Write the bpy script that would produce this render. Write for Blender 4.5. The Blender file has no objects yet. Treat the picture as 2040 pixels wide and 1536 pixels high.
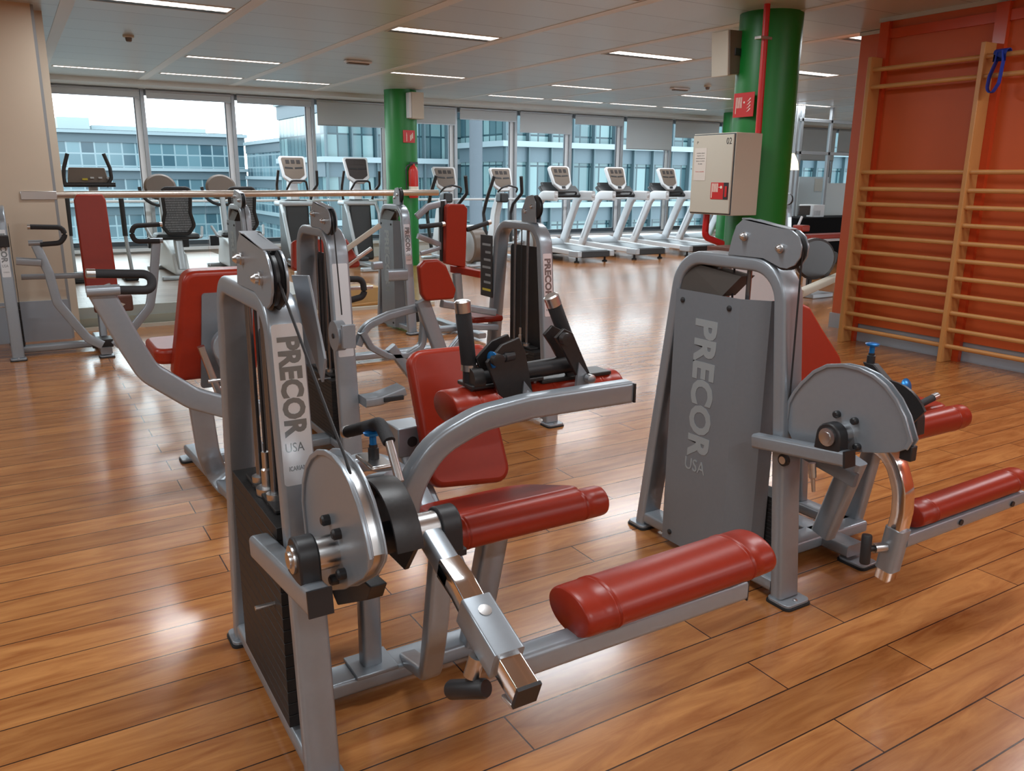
import bpy, bmesh, math, random
from mathutils import Vector, Matrix
random.seed(7)
C = bpy.context.scene.collection
PI = math.pi
# ------------------------------------------------------------------ camera
FPX = 1619.7; CXP, CYP = 1020.0, 768.0
YAW, PITCH, ROLL = (math.radians(a) for a in (31.289, 14.344, .531))
EYE = Vector((0, 0, 1.5))
fw = Vector((math.sin(YAW)*math.cos(PITCH), math.cos(YAW)*math.cos(PITCH), -math.sin(PITCH)))
r0 = Vector((math.cos(YAW), -math.sin(YAW), 0)); u0 = r0.cross(fw)
rt = r0*math.cos(ROLL)+u0*math.sin(ROLL); up = -r0*math.sin(ROLL)+u0*math.cos(ROLL)
def _ray(p): return rt*((p[0]-CXP)/FPX)-up*((p[1]-CYP)/FPX)+fw
def XP(X, *p): d = _ray(p); return EYE+d*(X/d.x)          # surveyed points: the place at plane x = X, y = Y or z = Z
def YP(Y, *p): d = _ray(p); return EYE+d*(Y/d.y)
def ZP(Z, *p): d = _ray(p); return EYE+d*((Z-EYE.z)/d.z)
cam = bpy.data.objects.new('camera', bpy.data.cameras.new('camera')); C.objects.link(cam)
m = Matrix((rt, up, -fw)).transposed().to_4x4(); m.translation = EYE
cam.matrix_world = m; cam.data.sensor_width = 36; cam.data.lens = FPX*36/2040; cam.data.clip_end = 400
bpy.context.scene.camera = cam
# ------------------------------------------------------------------ materials
def mat(name, col, rough=.5, metal=0., **k):
    m = bpy.data.materials.new(name); m.use_nodes = True
    b = m.node_tree.nodes['Principled BSDF']
    b.inputs['Base Color'].default_value = (*col, 1); b.inputs['Roughness'].default_value = rough
    b.inputs['Metallic'].default_value = metal
    for a, v in k.items(): b.inputs[a.replace('_', ' ')].default_value = v
    return m
def nodes(m): return m.node_tree.nodes, m.node_tree.links
def add_noise(m, scale, amt, bump=0., stretch=(1, 1, 1), detail=4):
    n, l = nodes(m); b = n['Principled BSDF']
    tc = n.new('ShaderNodeTexCoord'); mp = n.new('ShaderNodeMapping'); mp.inputs['Scale'].default_value = stretch
    t = n.new('ShaderNodeTexNoise'); t.inputs['Scale'].default_value = scale; t.inputs['Detail'].default_value = detail
    l.new(tc.outputs['Object'], mp.inputs[0]); l.new(mp.outputs[0], t.inputs['Vector'])
    if amt:
        mr = n.new('ShaderNodeMapRange'); mr.inputs['To Min'].default_value = 1-amt; mr.inputs['To Max'].default_value = 1+amt
        l.new(t.outputs['Fac'], mr.inputs['Value'])
        mx = n.new('ShaderNodeVectorMath'); mx.operation = 'SCALE'; mx.inputs[0].default_value = b.inputs['Base Color'].default_value[:3]
        l.new(mr.outputs[0], mx.inputs['Scale']); l.new(mx.outputs[0], b.inputs['Base Color'])
    if bump:
        bp = n.new('ShaderNodeBump'); bp.inputs['Strength'].default_value = bump; bp.inputs['Distance'].default_value = .002
        l.new(t.outputs['Fac'], bp.inputs['Height']); l.new(bp.outputs[0], b.inputs['Normal'])
    return m
M = {}
M['paint'] = add_noise(mat('grey_metallic_paint', (.30, .335, .37), .30, .45), 60, .04, .03)
M['cover'] = add_noise(mat('grey_cover_paint', (.20, .225, .25), .40, .3), 80, .05, .04)
M['letter'] = mat('light_grey_letters', (.30, .33, .34), .5, .1)
M['plate'] = mat('brushed_plate', (.72, .75, .78), .3, .45)
M['plateink'] = mat('plate_letters', (.25, .27, .28), .25, .7)
M['black'] = mat('black_plastic', (.018, .018, .02), .45)
M['blackmetal'] = add_noise(mat('black_metal', (.03, .028, .028), .4, .3), 120, .2, .1)
M['foam'] = add_noise(mat('black_foam', (.02, .02, .022), .75), 300, .1, .4)
M['steel'] = add_noise(mat('black_weight_steel', (.028, .027, .027), .55, .4), 40, .35, .2)
M['chrome'] = mat('chrome', (.82, .8, .78), .12, 1.)
M['rodsteel'] = mat('guide_rod_steel', (.25, .26, .28), .25, .9)
M['satin'] = mat('satin_steel', (.6, .6, .6), .3, 1.)
M['red'] = add_noise(mat('red_vinyl', (.28, .021, .0075), .34, 0., Specular_IOR_Level=.4), 45, .08, .12)
M['brown'] = mat('brown_vinyl', (.13, .05, .035), .5)
M['blue'] = mat('blue_anodised', (.02, .22, .6), .25, .6)
M['white'] = mat('white_plastic', (.62, .64, .66), .4)
M['silver'] = mat('silver_plastic', (.42, .45, .48), .35, .3)
M['rubber'] = mat('rubber', (.015, .015, .016), .7)
M['beltm'] = mat('belt_rubber', (.045, .05, .055), .35)
M['beige'] = add_noise(mat('beige_wall_paint', (.58, .48, .37), .75), 3, .03)
M['basegrey'] = mat('grey_baseboard', (.33, .36, .4), .4, .1)
M['orange'] = add_noise(mat('orange_wall_paint', (.52, .088, .016), .5), 2.5, .08)
M['orangegloss'] = mat('glossy_orange_trim', (.52, .06, .014), .25)
M['green'] = mat('green_column_paint', (.004, .17, .022), .42)
M['wood'] = add_noise(mat('pine_wood', (.52, .24, .075), .4), 6, .16, .1, (1, 1, .15), 6)
M['boxwood'] = add_noise(mat('box_wood', (.55, .3, .12), .5), 6, .15, 0, (1, .2, 1))
M['offwhite'] = mat('offwhite_enamel', (.5, .46, .38), .5)
M['signred'] = mat('sign_red', (.5, .012, .012), .4)
M['signwhite'] = mat('sign_white', (.75, .72, .62), .5)
M['paper'] = mat('paper', (.62, .56, .5), .7)
M['ink'] = mat('ink', (.03, .03, .03), .6)
M['soffit'] = mat('soffit_paint', (.52, .52, .50), .6)
M['alu'] = mat('window_aluminium', (.30, .32, .34), .4, .4)
M['aludark'] = mat('dark_window_frame', (.05, .065, .08), .4, .3)
M['handrail'] = mat('handrail_steel', (.62, .55, .48), .28, .9)
M['blindm'] = mat('blind_fabric', (.40, .42, .43), .8)
M['strip'] = mat('ceiling_strip', (.68, .71, .71), .4)
M['blue_band'] = mat('blue_strap', (.01, .035, .3), .6)
M['tan'] = mat('console_tan', (.15, .115, .09), .4)
M['deflector'] = mat('dark_deflector', (.055, .045, .038), .5)
M['screen'] = mat('console_screen', (.05, .045, .045), .25)
M['desk'] = mat('black_desk', (.004, .004, .005), .8, Specular_IOR_Level=.1)
M['fabric_black'] = mat('black_mesh', (.02, .02, .025), .7)
M['leafless'] = mat('bare_branch_bark', (.16, .15, .145), .8)
M['yellow'] = mat('yellow_label', (.6, .5, .05), .5)
M['redplastic'] = mat('red_plastic', (.5, .02, .015), .35)
def emis(name, col, s):
    m = bpy.data.materials.new(name); m.use_nodes = True; n, l = nodes(m); n.clear()
    e = n.new('ShaderNodeEmission'); e.inputs[0].default_value = (*col, 1); e.inputs[1].default_value = s
    o = n.new('ShaderNodeOutputMaterial'); l.new(e.outputs[0], o.inputs[0]); return m
M['tube'] = emis('lamp_tube', (1, .90, .82), 3.0)
n, l = nodes(M['tube']); tc = n.new('ShaderNodeTexCoord'); wv = n.new('ShaderNodeTexWave'); wv.inputs['Scale'].default_value = 4.4; wv.bands_direction = 'X'
l.new(tc.outputs['Object'], wv.inputs['Vector']); mr = n.new('ShaderNodeMapRange'); mr.inputs['To Min'].default_value = 1.1; mr.inputs['To Max'].default_value = 3.2
l.new(wv.outputs['Fac'], mr.inputs['Value']); l.new(mr.outputs[0], n['Emission'].inputs[1])
M['shade_lit'] = emis('lit_lampshade', (1, .82, .55), 2.2)
def glass(name, col=(.9, .95, .97), refl=.08, tint=1.):
    m = bpy.data.materials.new(name); m.use_nodes = True; n, l = nodes(m); n.clear()
    t = n.new('ShaderNodeBsdfTransparent'); t.inputs[0].default_value = (*col, 1)
    g = n.new('ShaderNodeBsdfGlossy'); g.inputs['Roughness'].default_value = .02
    lw = n.new('ShaderNodeLayerWeight'); lw.inputs[0].default_value = refl
    mx = n.new('ShaderNodeMixShader'); o = n.new('ShaderNodeOutputMaterial')
    l.new(lw.outputs['Fresnel'], mx.inputs[0]); l.new(t.outputs[0], mx.inputs[1]); l.new(g.outputs[0], mx.inputs[2]); l.new(mx.outputs[0], o.inputs[0])
    return m
M['glass'] = glass('window_glass', (.93, .97, .98), .06)
M['railglass'] = glass('balustrade_glass', (.96, .99, .985), .06)
M['greyglass'] = glass('tinted_office_glass', (.75, .82, .84), .15)
M['acrylic'] = glass('smoked_shield', (.30, .30, .31), .12)
# plank floor
def wood_floor(name, c1, c2, cm, rough=.22):
    m = mat(name, c1, rough); n, l = nodes(m); b = n['Principled BSDF']
    tc = n.new('ShaderNodeTexCoord')
    mp = n.new('ShaderNodeMapping'); mp.inputs['Location'].default_value = (.25, -.1064, 0)
    br = n.new('ShaderNodeTexBrick'); br.offset = .37; br.offset_frequency = 2; br.squash = 1
    br.inputs['Scale'].default_value = 1; br.inputs['Brick Width'].default_value = 1.29; br.inputs['Row Height'].default_value = .1633
    br.inputs['Mortar Size'].default_value = .0026; br.inputs['Mortar Smooth'].default_value = .2; br.inputs['Bias'].default_value = 0
    br.inputs['Color1'].default_value = (*c1, 1); br.inputs['Color2'].default_value = (*c2, 1); br.inputs['Mortar'].default_value = (*cm, 1)
    l.new(tc.outputs['Object'], mp.inputs[0]); l.new(mp.outputs[0], br.inputs['Vector'])
    m2 = n.new('ShaderNodeMapping'); m2.inputs['Scale'].default_value = (1.6, 11, 1)
    t = n.new('ShaderNodeTexNoise'); t.inputs['Scale'].default_value = 1.6; t.inputs['Detail'].default_value = 7; t.inputs['Roughness'].default_value = .62
    t.inputs['Distortion'].default_value = .8
    l.new(tc.outputs['Object'], m2.inputs[0]); l.new(m2.outputs[0], t.inputs['Vector'])
    cr = n.new('ShaderNodeValToRGB'); cr.color_ramp.elements[0].position = .3; cr.color_ramp.elements[0].color = (.66, .5, .42, 1)
    cr.color_ramp.elements[1].position = .68; cr.color_ramp.elements[1].color = (1.2, 1.22, 1.25, 1)
    l.new(t.outputs['Fac'], cr.inputs[0])
    mx = n.new('ShaderNodeMix'); mx.data_type = 'RGBA'; mx.blend_type = 'MULTIPLY'; mx.inputs[0].default_value = 1
    l.new(br.outputs['Color'], mx.inputs[6]); l.new(cr.outputs[0], mx.inputs[7]); l.new(mx.outputs[2], b.inputs['Base Color'])
    t3 = n.new('ShaderNodeTexNoise'); t3.inputs['Scale'].default_value = 1.3; t3.inputs['Detail'].default_value = 3
    l.new(tc.outputs['Object'], t3.inputs['Vector'])
    mr = n.new('ShaderNodeMapRange'); mr.inputs['To Min'].default_value = rough-.03; mr.inputs['To Max'].default_value = rough+.06
    l.new(t3.outputs['Fac'], mr.inputs['Value']); l.new(mr.outputs[0], b.inputs['Roughness'])
    bp = n.new('ShaderNodeBump'); bp.inputs['Strength'].default_value = .35; bp.inputs['Distance'].default_value = .0015; bp.invert = True
    l.new(br.outputs['Fac'], bp.inputs['Height'])
    l.new(bp.outputs[0], b.inputs['Normal'])
    return m
M['floor'] = wood_floor('plank_floor', (.455, .198, .062), (.335, .138, .042), (.04, .015, .008), .2)
nodes(M['floor'])[0]['Principled BSDF'].inputs['Coat Weight'].default_value = .2
nodes(M['floor'])[0]['Principled BSDF'].inputs['Coat Roughness'].default_value = .12
M['platform'] = wood_floor('platform_planks', (.36, .29, .25), (.30, .24, .2), (.1, .08, .06), .32)
# ceiling of metal panels with raised strips
def ceil_mat():
    m = mat('ceiling_panels', (.40, .425, .43), .33, .25); n, l = nodes(m); b = n['Principled BSDF']
    tc = n.new('ShaderNodeTexCoord'); mp = n.new('ShaderNodeMapping'); mp.inputs['Location'].default_value = (-.585, -.45, 0)
    br = n.new('ShaderNodeTexBrick'); br.offset = 0; br.inputs['Scale'].default_value = 1
    br.inputs['Brick Width'].default_value = 1.345; br.inputs['Row Height'].default_value = .62
    br.inputs['Mortar Size'].default_value = .006; br.inputs['Mortar Smooth'].default_value = .1
    br.inputs['Color1'].default_value = (.56, .60, .60, 1); br.inputs['Color2'].default_value = (.52, .56, .565, 1); br.inputs['Mortar'].default_value = (.25, .26, .27, 1)
    l.new(tc.outputs['Object'], mp.inputs[0]); l.new(mp.outputs[0], br.inputs['Vector']); l.new(br.outputs['Color'], b.inputs['Base Color'])
    bp = n.new('ShaderNodeBump'); bp.inputs['Strength'].default_value = .4; bp.inputs['Distance'].default_value = .003; bp.invert = True
    l.new(br.outputs['Fac'], bp.inputs['Height']); l.new(bp.outputs[0], b.inputs['Normal'])
    return m
M['ceil'] = ceil_mat()
def facade(name, w, h, frame, c1, c2, axis='XZ', ms=.06, rough=.12, off=0., sw=None):
    m = mat(name, c1, rough); n, l = nodes(m); b = n['Principled BSDF']
    tc = n.new('ShaderNodeTexCoord'); sp = n.new('ShaderNodeSeparateXYZ'); cb = n.new('ShaderNodeCombineXYZ')
    l.new(tc.outputs['Object'], sp.inputs[0]); ad = n.new('ShaderNodeMath'); ad.operation = 'ADD'
    l.new(sp.outputs[0], ad.inputs[0]); l.new(sp.outputs[1], ad.inputs[1])
    l.new(ad.outputs[0], cb.inputs[0]); l.new(sp.outputs[2], cb.inputs[1])
    br = n.new('ShaderNodeTexBrick'); br.offset = off; br.inputs['Scale'].default_value = 1
    br.inputs['Brick Width'].default_value = w; br.inputs['Row Height'].default_value = h; br.inputs['Mortar Size'].default_value = ms
    br.inputs['Mortar Smooth'].default_value = 0
    br.inputs['Color1'].default_value = (*c1, 1); br.inputs['Color2'].default_value = (*c2, 1); br.inputs['Mortar'].default_value = (*frame, 1)
    l.new(cb.outputs[0], br.inputs['Vector']); l.new(br.outputs['Color'], b.inputs['Base Color'])
    return m
M['fac_a'] = facade('blue_glass_facade', 1.2, 1.14, (.18, .25, .275), (.11, .19, .22), (.02, .05, .07), ms=.07)
M['fac_b'] = facade('teal_glass_facade', .72, 1.65, (.012, .035, .045), (.14, .225, .235), (.025, .06, .075), ms=.05)
M['slab'] = mat('pale_facade_band', (.20, .26, .285), .5)
M['slabdark'] = mat('grey_facade_band', (.065, .10, .12), .5)
M['roofm'] = mat('flat_roof', (.25, .31, .33), .7)
M['brick'] = mat('terracotta_tower', (.16, .09, .075), .8)
M['street'] = mat('pale_street', (.13, .15, .15), .8)
M['fin'] = mat('facade_fin_metal', (.05, .085, .10), .5)
M['steelcol'] = mat('outdoor_concrete_column', (.055, .07, .085), .7)
# ------------------------------------------------------------------ mesh building
def rootloc(o):
    v = Vector((0, 0, 0))
    while o is not None: v += o.location; o = o.parent
    return v
class B:
    def __init__(s): s.bm = bmesh.new()
    def poly(s, vs, faces):
        v = [s.bm.verts.new(p) for p in vs]
        for f in faces:
            try: s.bm.faces.new([v[i] for i in f])
            except ValueError: pass
        return s
    def box(s, lo, hi):
        x0, y0, z0 = lo; x1, y1, z1 = hi
        return s.poly([(x0,y0,z0),(x1,y0,z0),(x1,y1,z0),(x0,y1,z0),(x0,y0,z1),(x1,y0,z1),(x1,y1,z1),(x0,y1,z1)],
            [(3,2,1,0),(4,5,6,7),(0,1,5,4),(1,2,6,5),(2,3,7,6),(3,0,4,7)])
    def obox(s, c, ax, ay, az):   # centre and three half vectors
        c = Vector(c); ax = Vector(ax); ay = Vector(ay); az = Vector(az)
        P = [c+ax*i+ay*j+az*k for k in (-1, 1) for (i, j) in ((-1,-1),(1,-1),(1,1),(-1,1))]
        return s.poly(P, [(3,2,1,0),(4,5,6,7),(0,1,5,4),(1,2,6,5),(2,3,7,6),(3,0,4,7)])
    def prism(s, pts, off):       # planar outline pushed along a vector
        off = Vector(off); n = len(pts); a = [Vector(p) for p in pts]
        s.poly(a+[p+off for p in a], [tuple(range(n))[::-1], tuple(range(n, 2*n))]+[(i, (i+1) % n, n+(i+1) % n, n+i) for i in range(n)])
        return s
    def sweep(s, pts, prof, hint=(0, 0, 1), closed=False, scale=None):
        pts = [Vector(p) for p in pts]; n = len(pts); hint = Vector(hint); rings = []
        for i, p in enumerate(pts):
            a = pts[(i-1) % n] if (closed or i > 0) else None; b = pts[(i+1) % n] if (closed or i < n-1) else None
            d1 = (p-a).normalized() if a is not None else None; d2 = (b-p).normalized() if b is not None else None
            t = (d1+d2).normalized() if (d1 is not None and d2 is not None) else (d1 if d1 is not None else d2)
            f = 1/max(.5, t.dot(d1)) if (d1 is not None and d2 is not None) else 1
            sx = t.cross(hint)
            if sx.length < 1e-4: sx = t.cross(Vector((1, 0, 0)))
            sx.normalize(); sy = sx.cross(t).normalized()
            bend = (d2-d1) if (d1 is not None and d2 is not None) else Vector((0, 0, 0))
            kx = f if abs(bend.dot(sx)) > abs(bend.dot(sy)) else 1; ky = f if kx == 1 else 1
            q = scale[i] if scale else 1
            rings.append([s.bm.verts.new(p+sx*u*kx*q+sy*v*ky*q) for u, v in prof])
        k = len(prof)
        for i in range(n if closed else n-1):
            A = rings[i]; Bq = rings[(i+1) % n]
            for j in range(k): s.bm.faces.new([A[j], A[(j+1) % k], Bq[(j+1) % k], Bq[j]])
        if not closed:
            s.bm.faces.new(rings[0][::-1]); s.bm.faces.new(rings[-1])
        return s
    def rtube(s, pts, w, h, hint=(0, 0, 1), r=None, scale=None):
        return s.sweep(pts, rprof(w, h, min(w, h)*.22 if r is None else r), hint, scale=scale)
    def rod(s, pts, r, n=14, hint=(0, .03, 1), scale=None, closed=False):
        return s.sweep(pts, [(r*math.cos(2*PI*i/n), r*math.sin(2*PI*i/n)) for i in range(n)], hint, closed=closed, scale=scale)
    def lathe(s, p0, axis, prof, n=24, sc=(1, 1), hint=(0, 0, 1)):   # prof: (distance along axis, radius)
        p0 = Vector(p0); ax = Vector(axis).normalized(); sx = ax.cross(Vector(hint))
        if sx.length < 1e-4: sx = ax.cross(Vector((1, 0, 0)))
        sx.normalize(); sy = sx.cross(ax); rings = []
        for d, r in prof:
            rings.append([s.bm.verts.new(p0+ax*d+sx*(r*sc[0]*math.cos(2*PI*i/n))+sy*(r*sc[1]*math.sin(2*PI*i/n))) for i in range(n)])
        for A, Q in zip(rings, rings[1:]):
            for j in range(n): s.bm.faces.new([A[j], A[(j+1) % n], Q[(j+1) % n], Q[j]])
        s.bm.faces.new(rings[0][::-1]); s.bm.faces.new(rings[-1]); return s
    def cyl(s, a, b, r, n=20):
        a = Vector(a); b = Vector(b); return s.lathe(a, b-a, [(0, r), ((b-a).length, r)], n)
    def obj(s, name, mt, parent=None, bevel=0, seg=2, sharp=.6, sub=0, label=None):
        bmesh.ops.recalc_face_normals(s.bm, faces=s.bm.faces)
        L = rootloc(parent) if parent is not None else Vector((0, 0, 0))
        if parent is None: 
            xs = [v.co for v in s.bm.verts]; L = Vector(((min(v.x for v in xs)+max(v.x for v in xs))/2, (min(v.y for v in xs)+max(v.y for v in xs))/2, min(v.z for v in xs)))
            if name.startswith(('floor', 'ceiling')) or name.startswith('wall') or name.startswith('platform'): L = Vector((0, 0, 0))
        bmesh.ops.translate(s.bm, verts=s.bm.verts, vec=-L)
        for f in s.bm.faces: f.smooth = True
        for e in s.bm.edges:
            if len(e.link_faces) == 2: e.smooth = e.calc_face_angle(0) < sharp
        me = bpy.data.meshes.new(name); s.bm.to_mesh(me); s.bm.free()
        for q in (mt if isinstance(mt, (list, tuple)) else [mt]): me.materials.append(M[q] if isinstance(q, str) else q)
        o = bpy.data.objects.new(name, me); C.objects.link(o)
        if parent is not None: o.parent = parent
        else: o.location = L
        if bevel:
            md = o.modifiers.new('bevel', 'BEVEL'); md.width = bevel; md.segments = seg; md.limit_method = 'ANGLE'; md.angle_limit = .6; md.use_clamp_overlap = True
        if sub:
            md = o.modifiers.new('sub', 'SUBSURF'); md.levels = sub; md.render_levels = sub
        if label: o['label'] = label
        return o
def rprof(w, h, r, n=3):
    out = []
    for cx, cy, a0 in ((w/2-r, h/2-r, 0), (-w/2+r, h/2-r, PI/2), (-w/2+r, -h/2+r, PI), (w/2-r, -h/2+r, 1.5*PI)):
        for i in range(n+1):
            a = a0+PI/2*i/n; out.append((cx+r*math.cos(a), cy+r*math.sin(a)))
    return out
def fil(pts, r, n=7):             # polyline with rounded corners
    pts = [Vector(p) for p in pts]; rr = r if isinstance(r, (list, tuple)) else [r]*len(pts); out = [pts[0]]
    for i in range(1, len(pts)-1):
        a, b, c = pts[i-1], pts[i], pts[i+1]; d1 = (a-b).normalized(); d2 = (c-b).normalized()
        ang = d1.angle(d2); q = min(rr[i]/math.tan(ang/2) if ang < 3.1 else 0, (a-b).length*.49, (c-b).length*.49)
        if q < 1e-4: out.append(b); continue
        R = q*math.tan(ang/2); ctr = b+(d1+d2).normalized()*(R/math.sin(ang/2)); s0 = b+d1*q-ctr; s1 = b+d2*q-ctr; th = s0.angle(s1)
        for k in range(n+1):
            t = k/n; out.append(ctr+(s0*math.sin((1-t)*th)+s1*math.sin(t*th))/math.sin(th))
    return out+[pts[-1]]
def rpoly(pts, r, n=5):           # closed outline with rounded corners
    N = len(pts); rr = r if isinstance(r, (list, tuple)) else [r]*N; out = []
    for i in range(N): out += fil([pts[i-1], pts[i], pts[(i+1) % N]], [0, rr[i], 0], n)[1:-1]
    return out
def arc(c, r, a0, a1, n, f): return [f(c[0]+r*math.cos(a0+(a1-a0)*i/n), c[1]+r*math.sin(a0+(a1-a0)*i/n)) for i in range(n+1)]
def thing(name, label, cat, loc=(0, 0, 0), group=None):
    o = bpy.data.objects.new(name, None); C.objects.link(o); o.location = loc; o.empty_display_size = .1
    o['label'] = label; o['category'] = cat
    if group: o['group'] = group
    return o
def tag(o, label, cat, group=None):
    o['label'] = label; o['category'] = cat
    if group: o['group'] = group
    return o
def struct(o): o['kind'] = 'structure'; return o
def copy_tree(o, parent=None):
    c = o.copy(); C.objects.link(c); c.parent = parent
    for ch in list(o.children): copy_tree(ch, c)
    return c
def text(body, org, xd, yd, width, height, mt, name, parent, depth=.002, bold=.0, fit=True):
    cu = bpy.data.curves.new('t', 'FONT'); cu.body = body; cu.size = 1; cu.offset = bold; cu.resolution_u = 3
    cu.extrude = .001
    ob = bpy.data.objects.new('t', cu); C.objects.link(ob); dg = bpy.context.evaluated_depsgraph_get(); dg.update()
    me = bpy.data.meshes.new_from_object(ob.evaluated_get(dg)); C.objects.unlink(ob); bpy.data.objects.remove(ob)
    xs = [v.co.x for v in me.vertices]; ys = [v.co.y for v in me.vertices]
    x0, x1, y0, y1 = min(xs), max(xs), min(ys), max(ys); xd = Vector(xd).normalized(); yd = Vector(yd).normalized(); zd = xd.cross(yd)
    L = rootloc(parent)
    for v in me.vertices:
        v.co = Vector(org)+xd*((v.co.x-x0)/(x1-x0)*width)+yd*((v.co.y-y0)/(y1-y0)*height)+zd*(depth if v.co.z > 0 else -depth*.2)-L
    me.materials.append(M[mt]); o = bpy.data.objects.new(name, me); C.objects.link(o); o.parent = parent; return o
# ------------------------------------------------------------------ room shell
HC = 2.9; YW = 15.0
struct(B().poly([(-9,-7,0),(26,-7,0),(26,YW+.3,0),(-9,YW+.3,0),(-9,-7,-.25),(26,-7,-.25),(26,YW+.3,-.25),(-9,YW+.3,-.25)],[(0,1,2,3),(7,6,5,4),(0,4,5,1),(1,5,6,2),(2,6,7,3),(3,7,4,0)]).obj('floor', 'floor'))
struct(B().box((-9,-7,HC),(26,14.25,HC+.2)).obj('ceiling', 'ceil'))
b = B(); b.box((-9,14.25,2.83),(26,YW+.3,HC+.2)); struct(b.obj('trim_1', 'soffit'))
k = 0
for x in [.63+1.345*i for i in range(-6, 19)]:
    k += 1
    if -1 <= k: struct(B().box((x-.055,-7,HC-.004),(x+.055,14.25,HC)).obj('trim_%d' % (k+1), 'strip'))
# left beige wall with its end jamb, grey metal edge strip and baseboard
struct(B().box((-9,8.56,0),(.36,8.86,HC)).obj('wall_left', 'beige'))
struct(B().box((-9,8.545,0),(.365,8.565,.37)).obj('baseboard_left', 'basegrey'))
struct(B().box((.362,8.60,.0),(.385,8.86,HC)).obj('trim_40', 'alu'))
struct(B().box((.36,8.88,0),(.46,15.0,HC)).obj('wall_side', 'beige'))
# rear, left and far right walls closing the room
struct(B().box((-9.2,-7,0),(-9,8.6,HC)).obj('wall_west', 'beige'))
struct(B().box((-9,-7.2,0),(7.3,-7,HC)).obj('wall_rear', 'beige'))
struct(B().box((26,-7,0),(26.2,YW+.3,HC)).obj('wall_far', 'beige'))
# orange wall: a plane at x = 7.32 and a projecting panelled part in front of it
struct(B().box((7.32,-7,0),(7.7,5.54,HC)).obj('wall_right', 'orange'))
b = B(); b.box((6.86,-7,.17),(7.32,5.0,HC-.005)); struct(b.obj('wall_panel', 'orange'))
struct(B().box((7.29,5.0,0),(7.325,5.545,.15)).obj('baseboard_corner', 'basegrey'))
struct(B().box((6.88,-7,0),(7.32,5.0,.168)).obj('baseboard_right', 'basegrey'))
struct(B().box((6.84,-7,HC-.035),(6.865,5.01,HC)).obj('trim_41', 'soffit'))
struct(B().box((7.3,5.0,HC-.035),(7.325,5.545,HC)).obj('trim_42', 'soffit'))
for i, (y, w) in enumerate(((4.93,.09),(3.90,.10),(2.86,.10))):
    struct(B().box((6.815,y-w/2,0),(6.862,y+w/2,HC-.04)).obj('trim_%d' % (43+i), 'orangegloss'))
struct(B().box((6.835,-7,2.72),(6.863,4.98,2.80)).obj('trim_46', 'orangegloss'))
# window wall
mull = [.80]+[YP(YW,x,y).x for x,y in ((281,185),(461,190),(620,200))]+[6.3]+[YP(YW,x,y).x for x,y in ((905,212),(1025,222),(1135,230),(1238,236),(1335,241),(1428,245))]
while mull[-1] < 24: mull.append(mull[-1]+1.42)
mull[0] = .52
ZS, ZH = .27, 2.80
struct(B().box((.46,YW-.05,0),(26,YW+.3,ZS)).obj('wall_window', 'soffit'))
blind_px = {3:(690,250),4:(800,243),5:(960,238),6:(1080,264),7:(1190,248),8:(1290,297),9:(1380,274)}
for i in range(len(mull)-1):
    a, c = mull[i], mull[i+1]
    w = bpy.data.objects.new('window_%d' % (i+1), None); C.objects.link(w); w.location = ((a+c)/2, YW, ZS); struct(w)
    b = B(); b.box((a-.03,YW-.07,ZS-.05),(a+.03,YW+.06,ZH+.03)); b.box((a,YW+.02,ZS-.02),(c,YW+.09,ZS+.07)); b.box((a,YW-.02,ZH-.06),(c,YW+.09,ZH+.03))
    b.obj('window_frame', 'alu', w, .006)
    B().box((a+.045,YW-.10,ZS-.02),(c-.045,YW-.02,ZS+.03)).obj('window_sill', 'white', w)
    B().box((c-.11,YW-.01,ZS+.07),(c-.03,YW+.04,ZH-.06)).obj('window_jamb', 'white', w)
    B().box((c-.125,YW,ZS+.07),(c-.11,YW+.04,ZH-.06)).obj('window_seal', 'aludark', w)
    B().box((a+.045,YW,ZS+.07),(c-.12,YW+.06,ZS+.14)).obj('window_rail', 'aludark', w)
    B().poly([(a+.045,YW+.03,ZS+.07),(c-.05,YW+.03,ZS+.07),(c-.05,YW+.03,ZH-.06),(a+.045,YW+.03,ZH-.06)],[(0,1,2,3)]).obj('window_pane', 'glass', w)
    zb = YP(YW-.12, *blind_px[i]).z if i in blind_px else (ZH-.10 if i < 3 else 2.0+.3*math.sin(i*2.1))
    th = ['half-lowered','short','low-hanging']
    names = {0:'barely lowered roller blind at the leftmost window by the beige wall',1:'barely lowered roller blind on second window from the left',2:'barely lowered roller blind on third window from the left',
        3:'grey roller blind left of the far green column, lowered a quarter',4:'grey roller blind partly hidden behind the far green column',5:'short grey roller blind just right of the far green column speaker',
        6:'grey roller blind above the third white cross trainer console',7:'short grey roller blind above the first treadmill console',8:'longest grey roller blind, hanging above the second treadmill',9:'grey roller blind left of the hose cabinet above the third treadmill'}
    t = thing('roller_blind', names.get(i, 'grey roller blind on window %s past the hose cabinet' % ('first','second','third','fourth','fifth','sixth','seventh','eighth','ninth','tenth')[max(0,i-10)]), 'blind', ((a+c)/2, YW-.14, zb), 'roller blinds along the window wall')
    B().box((a+.05,YW-.145,zb),(c-.05,YW-.141,ZH+.01)).obj('fabric', 'blindm', t)
    B().box((a+.05,YW-.15,zb-.02),(c-.05,YW-.136,zb)).obj('bottom_bar', 'alu', t, .003)
    B().cyl((a+.05,YW-.13,ZH),(c-.05,YW-.13,ZH),.028).obj('roller', 'alu', t)
t = thing('window_guard_rail', 'white horizontal guard rail running along the windows at waist height', 'rail', (10, YW-.2, 1.05))
B().rod([(.6,YW-.2,1.07),(24,YW-.2,1.07)], .022).obj('rail', 'white', t)
for a in mull[1:]: B().rod([(a,YW-.2,1.07),(a,YW-.1,1.07)], .012).obj('bracket', 'white', t)
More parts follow.
